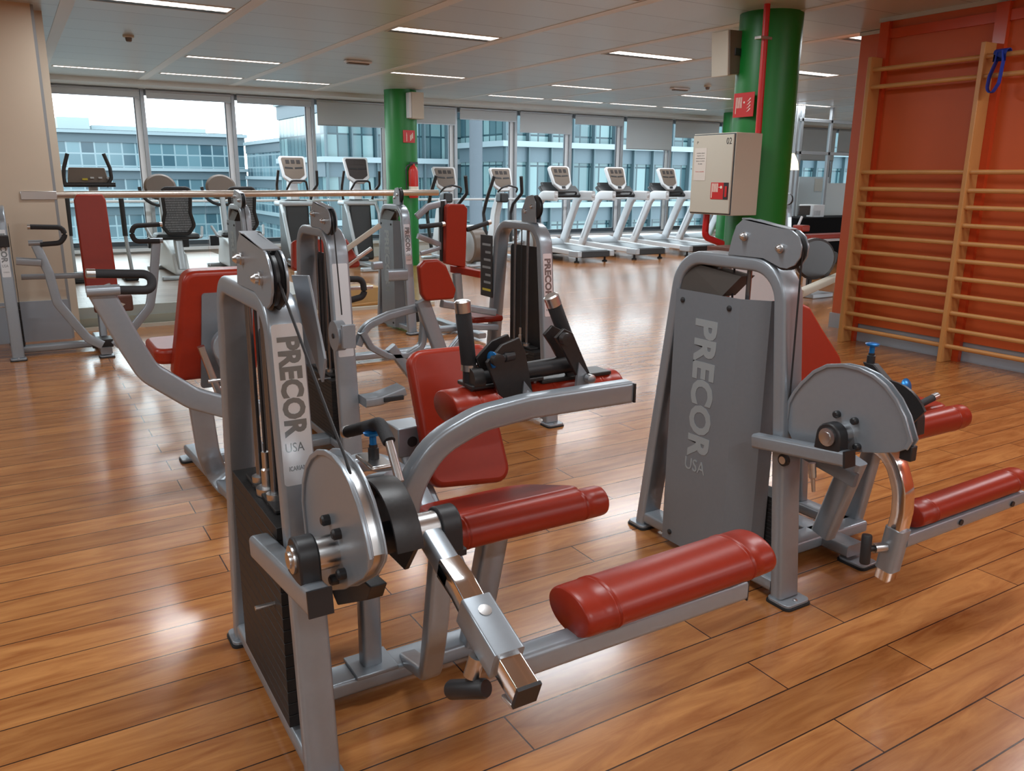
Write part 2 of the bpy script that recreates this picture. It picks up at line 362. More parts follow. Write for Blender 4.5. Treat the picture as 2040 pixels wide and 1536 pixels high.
# far-right glazed office partition
pt = thing('office_partition', 'glazed office partition with grey metal frame beyond the big green column', 'partition', (13.8, 11.5, 0))
PY = 11.2
px_ = [YP(PY,x,300).x for x in (1583,1592,1650,1700,1760)]
b = B()
for x in px_: b.box((x-.03,PY-.03,0),(x+.03,PY+.03,HC))
for z in (2.02,): b.box((px_[0],PY-.03,z-.03),(px_[-1],PY+.03,z+.03))
b.box((px_[0],PY-.03,2.6),(px_[-1],PY+.03,2.66)); b.obj('frame', 'alu', pt, .004)
for a, c in zip(px_[1:], px_[2:]):
    B().poly([(a+.03,PY,.05),(c-.03,PY,.05),(c-.03,PY,2.6),(a+.03,PY,2.6)],[(0,1,2,3)]).obj('glass_pane', 'greyglass', pt)
M['frost'] = mat('frosted_film', (.48, .53, .54), .5)
B().box((px_[2]+.04,PY-.004,.05),(px_[3]-.04,PY-.002,1.45)).obj('frosted_film', 'frost', pt)
wb = thing('whiteboard', 'white board behind the office glass with a sheet pinned to it', 'whiteboard', (14.6, 12.2, .7))
q0 = YP(12.2,1591,352); q1 = YP(12.2,1640,450)
B().box((q0.x,12.18,q1.z),(q1.x,12.2,q0.z)).obj('board', 'white', wb, .004)
for x in (q0.x+.05,q1.x-.05): B().box((x-.02,12.2,0),(x+.02,12.23,q0.z)).obj('leg', 'alu', wb)
s0 = YP(12.17,1624,356); s1 = YP(12.17,1638,381)
B().box((s0.x,12.165,s1.z),(s1.x,12.175,s0.z)).obj('pinned_sheet', 'paper', wb)
# ceiling luminaires ------------------------------------------------
def lamp(x, y, wide, label, L=1.13):
    t = thing('ceiling_light', label, 'ceiling light', (x, y, HC), 'recessed strip luminaires')
    W = .15 if wide else .075
    b = B(); b.box((x-L/2-.02,y-W-.015,HC-.004),(x+L/2+.02,y-W,HC)); b.box((x-L/2-.02,y+W,HC-.004),(x+L/2+.02,y+W+.015,HC)); b.box((x-L/2-.02,y-W,HC-.004),(x-L/2,y+W,HC)); b.box((x+L/2,y-W,HC-.004),(x+L/2+.02,y+W,HC)); b.obj('frame', 'soffit', t)
    ys = (-.085, .0) if wide else (0,)
    for dy in ys:
        B().box((x-L/2,y+dy-.045,HC-.003),(x+L/2,y+dy+.045,HC-.0015)).obj('lit_louvre', 'tube', t)
    if wide: B().box((x-L/2,y+.07,HC-.0035),(x+L/2,y+.14,HC-.0015)).obj('air_slot', 'slabdark', t)
    ld = bpy.data.lights.new('luminaire_glow', 'AREA'); ld.shape = 'RECTANGLE'; ld.size = L; ld.size_y = .2; ld.energy = LAMP*(1.25 if wide else .8); ld.color = (.90, .96, 1)
    lo = bpy.data.objects.new('luminaire_glow', ld); C.objects.link(lo); lo.location = (0, 0, -.02); lo.parent = t
LAMP = 25
cells = [.63+1.345*(i+.5) for i in range(-6, 18)]
def cell(i): return cells[i+6]
seen = {(0,7.95):'big twin-strip ceiling light cut by the top edge, above the smoke detector',(2,7.95):'twin-strip ceiling light with dark air slot, left of the big green column top',(4,7.95):'twin-strip ceiling light just left of the wall speaker on the big green column',
 (6,7.95):'twin-strip ceiling light seen between big green column and orange wall',(1,11.15):'single-strip ceiling light in the middle row above the second window',(3,11.15):'single-strip ceiling light right above the far green column speaker',
 (5,11.15):'single-strip ceiling light in the middle row above the first treadmill',(7,11.15):'single-strip ceiling light left of the hose sign on the big column',(9,11.15):'single-strip ceiling light right of the big green column, middle row',
 (0,13.15):'leftmost strip ceiling light next to the window soffit',(1,13.15):'second strip ceiling light in the row next to the window soffit',(2,13.15):'third strip ceiling light from the left beside the window soffit',
 (5,13.15):'strip ceiling light beside the soffit above the fourth cross trainer',(6,13.15):'strip ceiling light beside the soffit above the first treadmill console',(7,13.15):'strip ceiling light beside the soffit above the second treadmill',
 (8,13.15):'strip ceiling light beside the soffit above the third treadmill',(10,13.15):'strip ceiling light beside the soffit right of the big column',(2,5.45):'strip ceiling light at the top edge in the middle of the picture',(5,5.75):'strip ceiling light cut by the edge of the orange wall'}
for (i, y), lb in seen.items(): lamp(cell(i), y, y < 8, lb)
for x in (-4.3,-1.6,1.1,3.8,6.2):
    for y in (-4.5,-1.2,2.2): lamp(x, y, True, 'twin-strip ceiling light behind or above the viewer')
for x in (-4.3,-2.0): lamp(x, 5.4, True, 'twin-strip ceiling light left of the picture')
for x in (17,21): lamp(x, 9, True, 'twin-strip ceiling light far right behind the orange wall')
# ceiling fittings
def detector(x, y, label, g=None):
    t = thing('smoke_detector', label, 'smoke detector', (x, y, HC), g)
    B().lathe((x,y,HC), (0,0,-1), [(0,.055),(.018,.055),(.024,.05)], 24).obj('base', 'offwhite', t)
    B().lathe((x,y,HC-.024), (0,0,-1), [(0,.034),(.03,.03),(.04,.022)], 20).obj('sensor_head', 'tan', t)
detector(1.28, 9.86, 'round smoke detector on the ceiling above the leftmost windows'); detector(9.41, 9.78, 'small smoke detector on the ceiling left of the big green column')
def blk(x, y, lb):
    t = thing('ceiling_emergency_light', lb, 'emergency light', (x, y, HC))
    B().box((x-.17,y-.055,HC-.03),(x+.17,y+.055,HC)).obj('housing', 'white', t, .01); B().box((x-.14,y-.04,HC-.045),(x+.14,y+.04,HC-.03)).obj('diffuser', 'tan', t, .012)
blk(3.96, 10.3, 'oblong emergency light on the ceiling above the far green column'); blk(9.32, 10.3, 'oblong emergency light on the ceiling near the small smoke detector')
# green columns -----------------------------------------------------
def column(x, y, n): struct(B().lathe((x,y,0),(0,0,1),[(0,.27),(HC,.27)],64).obj('wall_column_%s' % n, 'green'))
column(5.9, 5.4, 'near'); column(5.85, 13.33, 'far'); q = ZP(2.9,1455,225); column(q.x+.1, 13.33, 'end')
# pipe, hose cabinet, signs, speaker on the near column
t = thing('fire_pipe', 'red water pipe running down the big green column into the hose cabinet', 'pipe', (5.55, 5.2, 1.9))
pa = YP(5.13,1526,17); pb = YP(5.13,1509,262)
B().rod([(pa.x,5.12,HC),(pb.x,5.12,1.885)], .026).obj('pipe', 'signred', t)
cz = YP(5.1,1523,75).z
B().box((pa.x-.075,5.09,cz-.012),(pa.x+.06,5.16,cz+.012)).obj('clamp', 'satin', t, .003)
hc_ = thing('fire_hose_cabinet', 'cream metal fire hose cabinet numbered 02 mounted on the big green column', 'fire hose cabinet', (5.4, 5.35, 1.2))
B().box((5.27,5.1,1.2),(5.58,5.6,1.885)).obj('body', 'offwhite', hc_, .004)
B().rod(fil([(5.33,5.45,1.2),(5.33,5.45,1.0),(5.55,5.45,.93)],.06), .03).obj('water_pipe_elbow', 'signred', hc_)
d = B().box((5.252,5.112,1.215),(5.268,5.588,1.87)).obj('door', 'offwhite', hc_, .004)
B().box((5.266,5.104,1.207),(5.271,5.596,1.878)).obj('door_gap', 'aludark', hc_)
text('02', (5.2515,5.19,1.79), (0,-1,0), (0,0,1), .06, .052, 'ink', 'number', d, .001)
hf = B().box((5.2485,5.13,1.335),(5.252,5.335,1.475)).obj('hose_label', 'signred', d)
for i in range(6): B().box((5.2475,5.322-.0135*i-.004,1.395 if i else 1.345),(5.2486,5.322-.0135*i+.003,1.468)).obj('hose_stripe', 'signwhite', hf)
B().box((5.2475,5.22,1.434),(5.2486,5.245,1.438)).obj('arrow', 'signwhite', hf); B().cyl((5.2475,5.214,1.436),(5.2486,5.214,1.436),.012).obj('arrow_hub', 'signwhite', hf)
B().box((5.2478,5.13,1.335),(5.2495,5.185,1.475)).obj('latch_recess', 'black', hf); B().box((5.244,5.143,1.355),(5.248,5.168,1.445)).obj('latch', 'signred', hf, .003)
nt = B().box((5.2500,5.415,1.49),(5.2518,5.56,1.765)).obj('notice_sheet', 'paper', d)
for i, (w_, s_) in enumerate(((.10,'Le pedimos colabore'),(.085,'limpiando con el'),(.11,'material de papel que'),(.105,'dejamos a su servicio'),(.05,'de aseo'))):
    text(s_, (5.2499,5.4875+w_/2,1.715-.022*i), (0,-1,0), (0,0,1), w_, .012, 'ink', 'printed_line', nt, .0005)
text('Activo y saludable', (5.2499,5.54,1.558), (0,-1,0), (0,0,1), .105, .013, 'signred', 'orange_line', nt, .0005)
text('P', (5.2512,5.54,1.80), (0,-1,0), (0,0,1), .018, .022, 'ink', 'logo', d, .0005)
a_, b_ = XP(5.62,1466,187), XP(5.62,1503,232)
sg = thing('fire_hose_sign', 'red and white fire hose pictogram sign on big green column', 'sign', (5.6, 5.4, b_.z))
pn = B().box((5.60,b_.y,b_.z),(5.606,a_.y,a_.z)).obj('panel', 'signred', sg, .002)
w_ = a_.y-b_.y; h_ = a_.z-b_.z
for i in range(6): B().box((5.598,a_.y-w_*(.12+.055*i)-.005,b_.z+h_*(.38 if i else .15)),(5.6,a_.y-w_*(.12+.055*i),b_.z+h_*.82)).obj('hose_stripe', 'signwhite', pn)
B().cyl((5.598,a_.y-w_*.53,b_.z+h_*.6),(5.6,a_.y-w_*.53,b_.z+h_*.6),.009).obj('nozzle', 'signwhite', pn)
for i in range(4):
    y_ = a_.y-w_*.66; z_ = b_.z+h_*(.2+.14*i)
    B().prism([(5.598,y_,z_),(5.598,y_-w_*.1,z_+.008),(5.598,y_-w_*.2,z_+h_*.14),(5.598,y_-w_*.15,z_+h_*.15),(5.598,y_-w_*.08,z_+h_*.06)],(.002,0,0)).obj('flame', 'signwhite', pn)
sp = thing('loudspeaker', 'beige wall loudspeaker on the left side of the big green column', 'loudspeaker', (5.6, 5.65, 2.35))
q = [YP(5.55,1421,62),YP(5.55,1447,58),YP(5.55,1456,149),YP(5.55,1429,158)]
zt, zb_ = 2.74, 2.39
b = B(); b.prism([(5.49,5.50,2.755),(5.52,5.50,2.38),(5.70,5.50,2.41),(5.68,5.50,2.76)],(0,.20,0)); b.obj('cabinet', 'offwhite', sp, .008)
B().prism([(5.50,5.485,2.75),(5.53,5.485,2.39),(5.69,5.485,2.415),(5.67,5.485,2.755)],(0,.014,0)).obj('dark_rear_panel', 'tan', sp)
B().box((5.57,5.475,2.55),(5.68,5.50,2.61)).obj('bracket', 'black', sp, .004)
# low white cabinet by the column
lc = thing('low_cabinet', 'low white cabinet with brown wooden edging in front of the big green column', 'cabinet', (5.4, 4.95, 0))
B().box((5.06,4.86,.02),(5.70,5.10,.93)).obj('body', 'white', lc, .004)
b = B(); b.box((5.03,4.84,.93),(5.73,5.11,.955)); b.box((5.70,4.84,0),(5.73,5.11,.93)); b.box((5.03,4.84,0),(5.06,5.11,.93)); b.obj('wooden_edging', 'brown', lc, .003)
# far column: sign, extinguisher, speaker
sp2 = thing('loudspeaker', 'beige wall loudspeaker high on the far green column', 'loudspeaker', (6.1, 13.05, 2.43))
B().box((5.88,12.93,2.43),(6.10,13.12,2.85)).obj('cabinet', 'offwhite', sp2, .008); B().box((5.835,12.94,2.44),(5.88,13.11,2.84)).obj('front_grille', 'white', sp2, .006)
s2 = thing('extinguisher_sign', 'orange-red extinguisher pictogram sign on far green column', 'sign', (5.85, 13.04, 2.03))
pn = B().box((5.76,13.03,2.05),(5.97,13.045,2.25)).obj('panel', 'signred', s2, .002)
B().lathe((5.815,13.028,2.07),(0,0,1),[(0,.022),(.1,.022),(.12,.01),(.14,.01)],12,(1,.1)).obj('pictogram_bottle', 'signwhite', pn)
for i in range(3): B().box((5.88+.02*i,13.026,2.08+.02*i),(5.892+.02*i,13.031,2.17+.02*i)).obj('pictogram_flame', 'signwhite', pn)
ex = thing('mounted_fire_extinguisher', 'red fire extinguisher with black hose hanging on the far green column', 'fire extinguisher', (5.88, 12.98, 1.1))
eb = B().lathe((5.90,12.97,1.15),(0,0,1),[(0,.07),(.02,.08),(.44,.08),(.5,.06),(.53,.03),(.56,.03)],24).obj('cylinder', 'redplastic', ex)
B().lathe((5.90,12.97,1.24),(0,0,1),[(0,.0815),(.10,.0815)],24).obj('white_label', 'signwhite', eb)
B().box((5.84,12.95,1.70),(5.98,12.99,1.74)).obj('valve_handle', 'black', ex, .005)
B().rod(fil([(5.88,12.95,1.70),(5.76,12.95,1.68),(5.76,12.95,1.3),(5.82,12.95,1.2)],.09), .012).obj('hose', 'black', ex)
# ------------------------------------------------------------------ platform, balustrade
struct(B().box((.46,9.02,0),(2.9,YW-.05,.215)).obj('floor_platform', 'platform'))
struct(B().box((.44,8.985,.0),(2.92,9.02,.215)).obj('trim_50', 'soffit'))
struct(B().box((.44,8.965,.0),(2.92,8.985,.11)).obj('trim_51', 'offwhite'))
gr = thing('glass_balustrade', 'frameless glass balustrade under a long round steel handrail', 'balustrade', (2.4, 8.9, 0))
for a, c in ((.45,1.72),(1.74,3.02),(3.04,4.28)):
    B().box((a,8.894,.03),(c,8.906,1.28)).obj('glass_panel', 'railglass', gr)
B().rod([(.37,8.9,1.305),(4.36,8.9,1.32)], .034, 20).obj('handrail', 'handrail', gr)
B().box((.44,8.87,0),(4.28,8.93,.035)).obj('floor_channel', 'offwhite', gr)
B().box((.10,8.55,1.27),(.385,8.57,1.345)).obj('wall_bracket', 'satin', gr, .004)
# ------------------------------------------------------------------ weight towers
def tower(root, x0, yc, cover=False, plate='text', housing='long', stack=True, W=.09, cable=None, plz=(.66,1.04), phx=.031, frad=.13, stack_top=.62, placard=False):
    V = lambda y, z, x=0.: Vector((x0+x, yc+y, z))
    path = fil([V(-.40,.02,W/2),V(-.285,1.211,W/2),V(.205,1.211,W/2),V(.37,.02,W/2)], frad, 9)
    b = B(); b.rtube(path, .05, W, (1,0,0), .011)
    b.rtube([V(-.37,.055,W/2),V(.34,.055,W/2)], W*.9, .05)
    b.obj('tower_frame', 'paint', root)
    for y in (-.415,.385):
        ft = B().prism(rpoly([V(y-.055,.008,-.012),V(y+.045,.008,-.012),V(y+.045,.008,W+.012),V(y-.055,.008,W+.012)],.02),(0,0,.012)).obj('foot_plate', 'paint', root, .002)
        B().prism(rpoly([V(y-.06,0,-.016),V(y+.05,0,-.016),V(y+.05,0,W+.016),V(y-.06,0,W+.016)],.02),(0,0,.008)).obj('rubber_pad', 'rubber', ft)
        B().lathe(V(y-.035,.02,W/2),(0,0,1),[(0,.009),(.004,.009),(.006,.006)],12).obj('bolt', 'satin', ft)
    if stack and True:
        st = B()
        n = 16; zt = stack_top
        for i in range(n):
            z0 = .09+i*(zt-.09)/n; st.box((x0+(.11 if cover else 0),yc-.27,z0),(x0+(.20 if cover else .105),yc+.20,z0+(zt-.09)/n-.0018))
        st.obj('weight_stack', 'steel', root, .001, 1)
        for y in (-.11,.04): B().rod([V(y,.08,W/2),V(y,1.19,W/2)], .0095, 12).obj('guide_rod', 'rodsteel', root)
        B().rod([V(-.035,zt,W/2),V(-.035,1.2,W/2)], .004, 8).obj('stack_cable', 'black', root)
        B().lathe(V(-.035,zt,W/2),(0,0,1),[(0,.03),(.02,.03),(.022,.014),(.07,.014),(.075,.01),(.12,.01)],14).obj('stack_coupling', 'satin', root)
        for y in (-.11,.04): B().lathe(V(y,zt,W/2),(0,0,1),[(0,.022),(.028,.022)],14).obj('rod_bushing', 'satin', root)
        B().box((x0+.02,yc-.19,zt+.0),(x0+.085,yc+.12,zt+.012)).obj('top_weight_plate', 'steel', root, .003)
        if not cover: B().rod([V(-.2,.42,-.05),V(-.2,.42,.02)], .006, 10).obj('selector_pin', 'satin', root)
    if cover:
        X = -.018
        o = [V(.195,.03,X),V(-.14,.03,X),V(-.225,.03,X+.065),V(-.24,.03,X+.12),V(-.237,.03,X+.122),V(-.222,.03,X+.068),V(-.139,.03,X+.003),V(.195,.03,X+.003)]
        cv = B().prism(o,(0,0,1.055)).obj('front_cover', 'cover', root)
        for y, z in ((.155,1.045),(-.09,1.045),(.15,.07),(-.09,.07)):
            B().lathe(V(y,z,X),(-1,0,0),[(0,.011),(.004,.011),(.007,.006)],12).obj('screw', 'black', cv)
        text('PRECOR', V(.078,.985,X-.0005), (0,0,-1), (0,-1,0), .555, .118, 'letter', 'lettering', cv, .001, .042)
        text('USA', V(.085,.375,X-.0005), (0,-1,0), (0,0,1), .11, .05, 'letter', 'small_lettering', cv, .001, .0)
        B().prism([V(.20,.03,.10),V(-.22,.03,.10),V(-.22,.03,.104),V(.20,.03,.104)],(0,0,.98)).obj('rear_shield', 'blackmetal', root)
        B().prism([V(.19,1.08,.0),V(.19,1.19,.02),V(-.10,1.16,.02),V(-.03,1.08,.0)],(.07,0,0)).obj('inner_deflector', 'deflector', root)
    else:
        B().prism(rpoly([V(.19,.62 if not placard else .1,.10),V(.19,1.08,.10),V(-.235,1.08,.10),V(-.235,.1,.10)],.03),(.004,0,0)).obj('rear_shield', 'blackmetal' if not placard else 'blackmetal', root)
    # plate on the front leg
    e0 = V(-.423,0); e1 = V(-.31,1.211); dz = (Vector((0,-.285+.40,1.191))).normalized(); nrm = Vector((0,-dz.z,dz.y))
    base = V(-.40,.02,W/2)+nrm*.0255
    if plate:
        z0, z1 = plz
        p0 = base+dz*z0; p1 = base+dz*z1; hx = Vector((phx,0,0))
        pl = B().prism(rpoly([p0-hx,p0+hx,p1+hx,p1-hx],.008),nrm*.002).obj('name_plate', 'plate', root)
        if plate == 'text':
            text('PRECOR', p1-hx*.72-dz*.03+nrm*.0022, -dz, (1,0,0), .235, phx*1.5, 'plateink', 'lettering', pl, .0008, .045)
            text('USA', p0+dz*.080-hx*.75+nrm*.0022, (1,0,0), dz, .044, .022, 'plateink', 'small_lettering', pl, .0008)
            text('ICARIAN', p0+dz*.035-hx*.62+nrm*.0022, (1,0,0), dz, .04, .011, 'plateink', 'series_lettering', pl, .0008)
    # pulley housing
    if housing == 'long':
        o = rpoly([(-.035,1.228),(-.075,1.372),(-.15,1.372),(-.335,1.338),(-.372,1.27),(-.33,1.215),(-.27,1.208),(-.20,1.236)],[.004,.05,.03,.06,.06,.04,.03,.03]) if False else None
        pts = [(-.045,1.235),(-.06,1.30),(-.075,1.34),(-.105,1.364),(-.15,1.366),(-.32,1.338)]+[(-.305+.066*math.cos(a),1.275+.066*math.sin(a)) for a in [math.radians(d) for d in (110,140,170,200,230,260,285)]]+[(-.255,1.222),(-.21,1.236)]
        for s in (.0, .034):
            pl = B().prism([V(y,z,s) for y, z in pts], (.006,0,0)).obj('pulley_bracket', 'paint', root, .001, 1)
            if s == 0:
                for y, z in ((-.12,1.305),(-.285,1.275)): B().lathe(V(y,z,0),(-1,0,0),[(0,.016),(.006,.016),(.008,.012),(.016,.012),(.024,.005)],12).obj('bolt', 'satin', pl)
        B().prism([V(-.10,1.364,.0),V(-.315,1.338,.0),V(-.315,1.342,.0),V(-.10,1.369,.0)],(.04,0,0)).obj('bracket_cover', 'paint', root)
        pc = V(-.297,1.272,.02); R = .070
    else:
        pts = [(-.08,1.235),(-.075,1.30),(-.13,1.39),(-.20,1.40),(-.235,1.36),(-.24,1.235)]
        for s in (.015, .05): 
            pl = B().prism([V(y,z,s) for y, z in pts], (.006,0,0)).obj('pulley_bracket', 'paint', root, .001, 1)
            if s < .02:
                for y, z in ((-.12,1.30),(-.19,1.33)): B().lathe(V(y,z,s),(-1,0,0),[(0,.013),(.006,.013),(.012,.006)],12).obj('bolt', 'satin', pl)
        pc = V(-.205,1.325,.035); R = .07
    B().lathe(pc-Vector((.013,0,0)),(1,0,0),[(0,R-.005),(.003,R),(.009,R-.01),(.017,R-.01),(.023,R),(.026,R-.005)],32).obj('pulley', 'black', root)
    if cable:
        B().rod([V(pc.y-yc-R+.008,pc.z,pc.x-x0)]+[Vector(c) for c in cable], .0035, 8).obj('cable', 'black', root)
def bumper(root, name, p0, p1, ry, rz, mt='red', flat=None, hint=(0,0,1)):
    """long padded roll with seams near its ends, superelliptic section"""
    p0 = Vector(p0); p1 = Vector(p1); L = (p1-p0).length; r = 1.
    prof = [(0,.90),(.002,.94),(.006,.97),(.014,.99),(.04,.997)]
    if flat is None: prof += [(.072,.995),(.0735,1.025),(.077,1.03),(.079,.985),(.082,.985),(.084,1.03),(.088,1.02),(.095,1.0)]
    pr = prof+[(L-d, q) for d, q in prof[::-1]]
    return B().lathe(p0, p1-p0, pr, 36, (ry, rz), hint).obj(name, mt, root, sharp=1.2)
def cam_disc(root, x, ay, az, rot, raw=None):
    """half-moon pulley disc standing in the plane x, turning about the axle at (ay, az)"""
    raw = raw or [(.234,-.01),(.232,.05),(.213,.09),(.185,.13),(.14,.18),(.09,.212),(.03,.226),(-.03,.226),(-.085,.214),(-.13,.19),(-.17,.155),(-.205,.108),(-.228,.06),(-.237,.04),(-.225,.012),(-.19,-.01),(-.13,-.03),(-.05,-.05),(.05,-.07),(.14,-.083),(.20,-.083),(.225,-.05)]
    ca, sa = math.cos(rot), math.sin(rot)
    P = [(y*ca-z*sa, y*sa+z*ca) for y, z in raw]
    t = []
    for s in (-.017, .011):
        o = B().prism([(x+s,ay+y,az+z) for y, z in P], (.006,0,0)).obj('cam_disc', 'paint', root, .0015, 1); t.append(o)
    Q = [(y*.93, z*.93) for y, z in P]
    B().prism([(x-.011,ay+y,az+z) for y, z in Q], (.022,0,0)).obj('cam_rim', 'satin', root)
    # raised lip along the arc
    ring = [Vector((x-.019,ay+y*.985,az+z*.985)) for y, z in P[:15]]
    B().rtube(ring, .012, .008, (1,0,0)).obj('disc_lip', 'paint', t[0])
    for a in (1.1,2.2,3.6,4.6):
        c = (x-.017,ay+.065*math.cos(a+rot),az+.065*math.sin(a+rot)); B().lathe(c,(-1,0,0),[(0,.012),(.014,.012),(.018,.008)],14).obj('disc_bolt', 'black', t[0])
    B().lathe((x-.017,ay,az),(-1,0,0),[(0,.036),(.06,.036)],28).obj('axle_collar', 'satin', root)
def bearing(root, x, ay, az, w=.045, cap=True):
    p = [(ay-.05,az-.05),(ay+.05,az-.05),(ay+.046,az)]+[(ay+.046*math.cos(a),az+.046*math.sin(a)) for a in [PI*i/10 for i in range(1,10)]]+[(ay-.046,az)]
    o = B().prism([(x-w/2,y,z) for y, z in p],(w,0,0)).obj('bearing_block', 'black', root, .005)
    B().lathe((x-w/2,ay,az),(-1,0,0),[(0,.03),(.006,.03),(.008,.018),(.012,.018),(.013,.01)],20).obj('bearing_hub', 'satin', o)
def foot(root, c, w, l, mt='paint'):
    f = B().prism(rpoly([(c[0]-w,c[1]-l,.008),(c[0]+w,c[1]-l,.008),(c[0]+w,c[1]+l,.008),(c[0]-w,c[1]+l,.008)],.02),(0,0,.01)).obj('foot_plate', mt, root, .002)
    B().prism(rpoly([(c[0]-w-.005,c[1]-l-.005,0),(c[0]+w+.005,c[1]-l-.005,0),(c[0]+w+.005,c[1]+l+.005,0),(c[0]-w-.005,c[1]+l+.005,0)],.022),(0,0,.008)).obj('rubber_pad', 'rubber', f)
def tknob(root, p, d, bar, r=.02):
    p = Vector(p); d = Vector(d).normalized(); bar = Vector(bar).normalized()
    o = B().cyl(p, p+d*.045, .017).obj('knob_collar', 'satin', root)
    B().cyl(p+d*.045, p+d*.07, .01).obj('knob_stem', 'black', o)
    B().lathe(p+d*.075-bar*.05, bar, [(0,r*.85),(.006,r),(.094,r),(.1,r*.85)], 18).obj('knob_grip', 'black', o)
def popknob(root, p, d, name='blue_pull_pin'):
    p = Vector(p); d = Vector(d).normalized()
    o = B().lathe(p, d, [(0,.014),(.03,.014),(.032,.011),(.04,.011)], 16).obj('pin_barrel', 'black', root)
    B().lathe(p+d*.04, d, [(0,.009),(.02,.009),(.026,.022),(.032,.024),(.036,.012)], 20).obj(name, 'blue', o)
def grip(root, a, b, r=.017, caps=True, name='handle_grip'):
    a = Vector(a); b = Vector(b); d = (b-a).normalized()
    o = B().lathe(a, d, [(0,r*.9),(.004,r),((b-a).length-.004,r),((b-a).length,r*.9)], 18).obj(name, 'foam', root)
    if caps: B().lathe(b, d, [(0,r*1.05),(.03,r*1.05),(.034,r*.8)], 18).obj('grip_cap', 'satin', o)
    return o
# ================================================================== MACHINE 1: seated leg curl, front left
X0, YC = .468, 2.15
AY, AZ = 1.549, .731
m1 = thing('leg_curl_machine', 'grey seated leg curl machine in the left foreground with red pads and lettered plate', 'exercise machine', (X0+.05, YC, 0), 'grey strength machines with red pads')
tower(m1, X0, YC, plate='text', cable=[(.52,1.60,1.02),(.52,1.50,.95),(.52,1.40,.84)], stack_top=.66, W=.084, plz=(.775,1.155), phx=.036, frad=.085)
B().prism([XP(.575,x,y) for x, y in ((580,548),(612,549),(646,715),(641,762),(600,640))],(.006,0,0)).obj('stack_guard', 'paint', m1, .001)
# bearing beam across the front leg
e = Vector((.438,1.93,.60)); f_ = Vector((.438,1.455,.672)); bd = (f_-e).normalized()
B().rtube([e,f_], .052, .058).obj('bearing_beam', 'paint', m1)
B().obox(f_+bd*.003, (.026,0,0), bd*.003, (0,.0034,.028)).obj('beam_end_cap', 'black', m1)
bearing(m1, .438, AY, AZ)
B().cyl((.43,AY,AZ),(.80,AY,AZ),.016).obj('axle', 'satin', m1)
cam_disc(m1, .522, AY, AZ, 0, [(y+.104,z-.052) for y, z in [(.09,.0),(.105,.09),(.09,.145),(.06,.19),(.02,.225),(-.03,.252),(-.08,.266),(-.13,.27),(-.18,.262),(-.225,.243),(-.262,.215),(-.29,.18),(-.308,.15),(-.318,.124),(-.31,.105),(-.27,.06),(-.15,-.02),(-.05,-.07),(.04,-.06)]])
B().prism([XP(.57,x,y) for x, y in ((652,1158),(700,1136),(738,1170),(730,1196),(672,1206))],(.04,0,0)).obj('counterweight', 'blackmetal', m1, .003)
# black range-of-motion quadrant
qx = .597
pts = [(qx+.045,AY+.125*math.cos(a),AZ+.125*math.sin(a)) for a in [math.radians(25+i*10) for i in range(15)]]+[(qx+.045,AY-.05,AZ-.06),(qx+.045,AY+.05,AZ-.06)]
qd = B().prism(pts,(.010,0,0)).obj('range_quadrant', 'blackmetal', m1)
ring = [Vector((qx+.025,AY+.132*math.cos(a),AZ+.132*math.sin(a))) for a in [math.radians(20+i*10) for i in range(16)]]
B().rtube(ring, .006, .06, (1,0,0), .001).obj('quadrant_band', 'blackmetal', qd)
B().cyl((qx-.03,AY,AZ),(qx+.065,AY,AZ),.036).obj('quadrant_hub', 'black', m1)
# selector lever with blue pull pin and bent black handle
popknob(m1, (.72,1.86,.80), (0,.05,1))
B().prism([(.69,1.80,.79),(.75,1.80,.79),(.75,1.92,.79),(.69,1.92,.79)],(0,0,.012)).obj('pin_tongue', 'satin', m1, .008)
hp = [XP(.72,x,y) for x, y in ((694,860),(757,843),(775,880),(797,960))]
B().rod(fil(hp[:3],.035), .0165).obj('bent_handle_grip', 'foam', m1)
B().rod([hp[2],hp[3]], .011).obj('bent_handle_stem', 'satin', m1)
B().lathe(hp[0],(hp[0]-hp[1]),[(0,.018),(.02,.018),(.03,.01)],16).obj('bent_handle_cap', 'satin', m1)
# second bearing and its post
B2x = .764
bearing(m1, B2x, AY, AZ, .05)
B().rtube(fil([(B2x,AY+.01,AZ-.05),(B2x+.0,AY+.06,.42),(B2x+.06,AY+.22,.20),(B2x+.12,2.05,.07)],.18), .04, .055, (1,0,0)).obj('front_post', 'paint', m1)
B().box((B2x-.035,AY-.045,AZ-.066),(B2x+.035,AY+.045,AZ-.048)).obj('post_cap', 'black', m1, .003)
# lever with chrome tube and sliding sleeve
LX = .717
L0 = Vector((LX,AY,AZ)); L1 = Vector((LX,1.12,.566)); ld = (L1-L0).normalized()
B().lathe((LX-.05,AY,AZ),(1,0,0),[(0,.038),(.09,.038)],26).obj('lever_hub', 'satin', m1)
B().rtube([L0,L0+ld*.16], .05, .05).obj('lever_root', 'paint', m1)
B().rtube(fil([L0+ld*.12,L0+ld*.19+Vector((0,0,.006)),L0+ld*.24,L1],.08), .05, .05, r=.004).obj('chrome_lever', 'chrome', m1)
B().obox(L1+ld*.003, (.026,0,0), ld*.004, Vector((0,-ld.z,ld.y))*.026).obj('lever_end_cap', 'black', m1)
S0 = L0+ld*.24; S1 = L0+ld*.385
nrm = Vector((0,-ld.z,ld.y)); nrm = nrm if nrm.z > 0 else -nrm
sl = B().rtube([S0,S1], .068, .068, r=.006).obj('lever_sleeve', 'paint', m1)
B().lathe(S0+ld*.04+nrm*.034, nrm, [(0,.014),(.002,.014),(.0025,.009)], 18).obj('sleeve_hole_rim', 'satin', sl)
tknob(m1, S0+ld*.09-nrm*.034+Vector((-.03,0,0)), (-.25,.1,-1), (-.35,.75,-.35))
